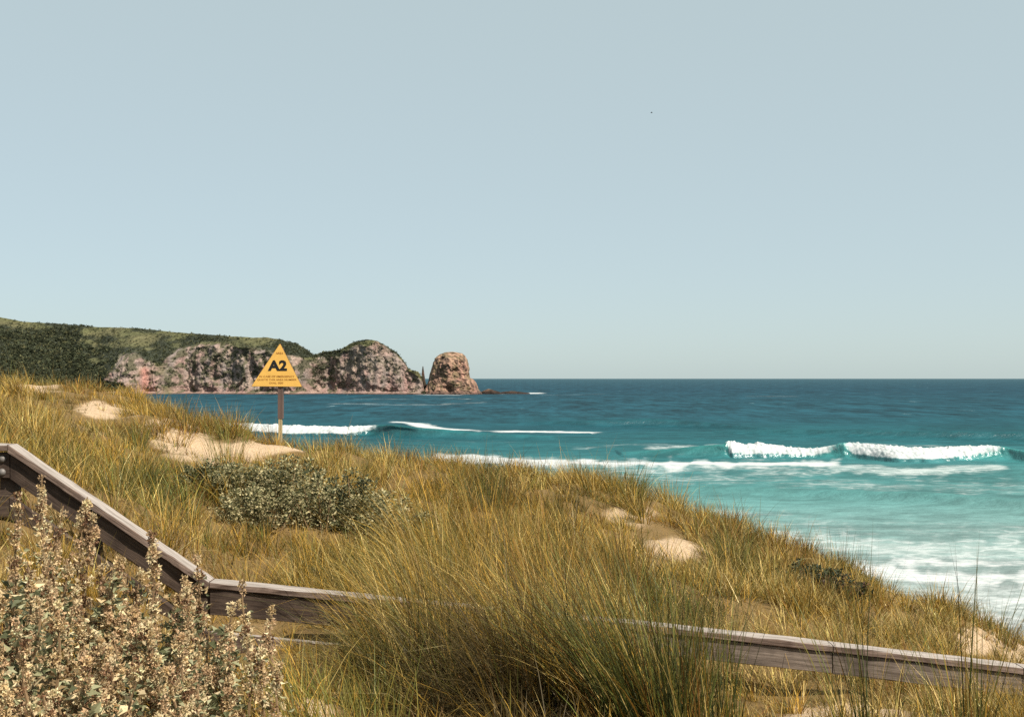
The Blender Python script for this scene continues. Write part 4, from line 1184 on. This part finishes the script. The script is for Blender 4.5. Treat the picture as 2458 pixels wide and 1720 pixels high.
def shrub(px, py_top, D, w_px, h_px, label, seed, pal, leaf=(0.016, 0.036), n=3400, cat='shrub'):
    rng = np.random.default_rng(900 + seed)
    gx = (px - W / 2) / F * D
    gz = float(dune_z(np.array([gx]), np.array([D]))[0])
    top = pt(px, py_top, D)[2]
    hh = max(top - gz, 0.25); rw = w_px / 2 * D / F
    e = empty('dune_shrub', (gx, D, gz))
    tag(e, label, cat, 'grey green shrubs on the dune')
    # several upright leafy shoots
    k = 22
    sx, sy = rng.uniform(-1, 1, k) * rw, rng.uniform(-0.6, 0.6, k) * rw
    sh = hh * (1 - 0.35 * (np.abs(sx) / rw) ** 2) * rng.uniform(0.72, 1.05, k)
    for i in range(6):
        t = np.linspace(0, 1, 5)
        v, f = tube(np.stack([gx + sx[i] * (0.4 + 0.6 * t), D + sy[i] * (0.4 + 0.6 * t), gz - 0.05 + (sh[i] * 0.95) * t], 1), 0.006 * (1 - 0.7 * t) + 0.001, 4)
        child_mesh('stem', v, f, M_STEM, e)
    j = rng.integers(0, k, n)
    t = rng.random(n) ** 0.8
    a = rng.uniform(0, 2 * np.pi, n); r = rng.uniform(0.008, 0.062, n) * (1.15 - 0.6 * t)
    P = np.stack([gx + sx[j] * (0.5 + 0.5 * t) + np.cos(a) * r, D + sy[j] * (0.5 + 0.5 * t) + np.sin(a) * r, gz + sh[j] * t], 1)
    ax = np.stack([np.cos(a), np.sin(a), rng.uniform(-0.1, 1.2, n)], 1) + rand_dirs(n, rng) * 0.4
    v, f = leaf_faces(P, rand_dirs(n, rng), ax, rng.uniform(*leaf, n), rng.uniform(0.4, 0.7, n), rng, 0.2)
    pl = np.array(pal); c = pl[rng.integers(0, len(pl), n)] * rng.uniform(0.65, 1.3, (n, 1))
    o = child_mesh('leaves', v, f, M_LEAF, e, attrs={'col': np.repeat(np.clip(c, 0.01, 1), 5, 0)})
    o['kind'] = 'stuff'
    return e
GG = (np.array((0.28, 0.26, 0.12)), np.array((0.48, 0.43, 0.22)), np.array((0.08, 0.09, 0.036)), np.array((0.68, 0.58, 0.32)))
DG = (np.array((0.055, 0.070, 0.032)), np.array((0.10, 0.11, 0.048)), np.array((0.03, 0.04, 0.018)))
shrub(505, 1098, 9.6, 160, 150, 'dark grey green shrub nearest the bright green grass', 1, DG + GG[:2])
shrub(595, 1108, 9.4, 180, 140, 'grey green shrub second from the green grass, dark hollow on its side', 2, GG)
shrub(690, 1092, 9.4, 190, 170, 'tallest grey green shrub below the sign post', 3, GG + DG[:1])
shrub(775, 1140, 9.2, 200, 150, 'pale grey green shrub in the middle of the slope', 4, GG)
shrub(855, 1128, 9.3, 170, 150, 'upright dark grey green shrub right of the pale one', 5, DG + GG[:2])
shrub(935, 1180, 9.0, 190, 120, 'low grey green shrub farthest from the green grass', 6, GG)
shrub(640, 1160, 9.0, 230, 90, 'low spreading grey green shrub in front of the tall one', 7, GG)
shrub(1925, 1352, 10.2, 180, 120, 'dark green shrub in a hollow near the low end of the ridge', 8, DG, (0.02, 0.045), 1600)
shrub(2005, 1385, 9.9, 160, 110, 'dark shaded shrub beside the green one in the hollow', 9, (DG[2], DG[0], BROWN * 0.5), (0.02, 0.045), 1400)

# ------------------------------------------------------------------ bird
bp = pt(1564, 271, 160.0)
bird = empty('bird', tuple(bp))
tag(bird, 'tiny dark bird high in the open sky', 'bird')
def bird_body():
    t = np.linspace(0, 1, 9)
    path = np.stack([bp[0] - 0.16 + 0.32 * t, bp[1] + 0 * t, bp[2] + 0.015 * np.sin(t * 3.1)], 1)
    r = 0.055 * np.sin(np.pi * np.clip(t * 0.96 + 0.03, 0, 1)) ** 0.8 + 0.004
    v, f = tube(path, r, 8)
    child_mesh('body', v, f, M_BIRD, bird, smooth=True)
    for s in (-1, 1):
        w = [(-0.05, 0, 0), (0.07, 0, 0), (0.05, s * 0.18, 0.10), (-0.04, s * 0.18, 0.11), (-0.02, s * 0.36, 0.06), (-0.07, s * 0.36, 0.062)]
        w = [(bp[0] + a, bp[1] + b, bp[2] + c) for a, b, c in w] + [(bp[0] + a, bp[1] + b, bp[2] + c - 0.008) for a, b, c in w]
        child_mesh('wing', w, [(0, 1, 2, 3), (3, 2, 4, 5), (7, 6, 9, 8), (8, 9, 11, 10), (1, 7, 8, 2), (2, 8, 10, 4), (0, 3, 9, 6), (3, 5, 11, 9)], M_BIRD, bird)
bird_body()
print('tris', sum(sum(len(p.vertices) - 2 for p in o.data.polygons) for o in bpy.data.objects if o.type == 'MESH' and len(o.data.polygons) < 5000))
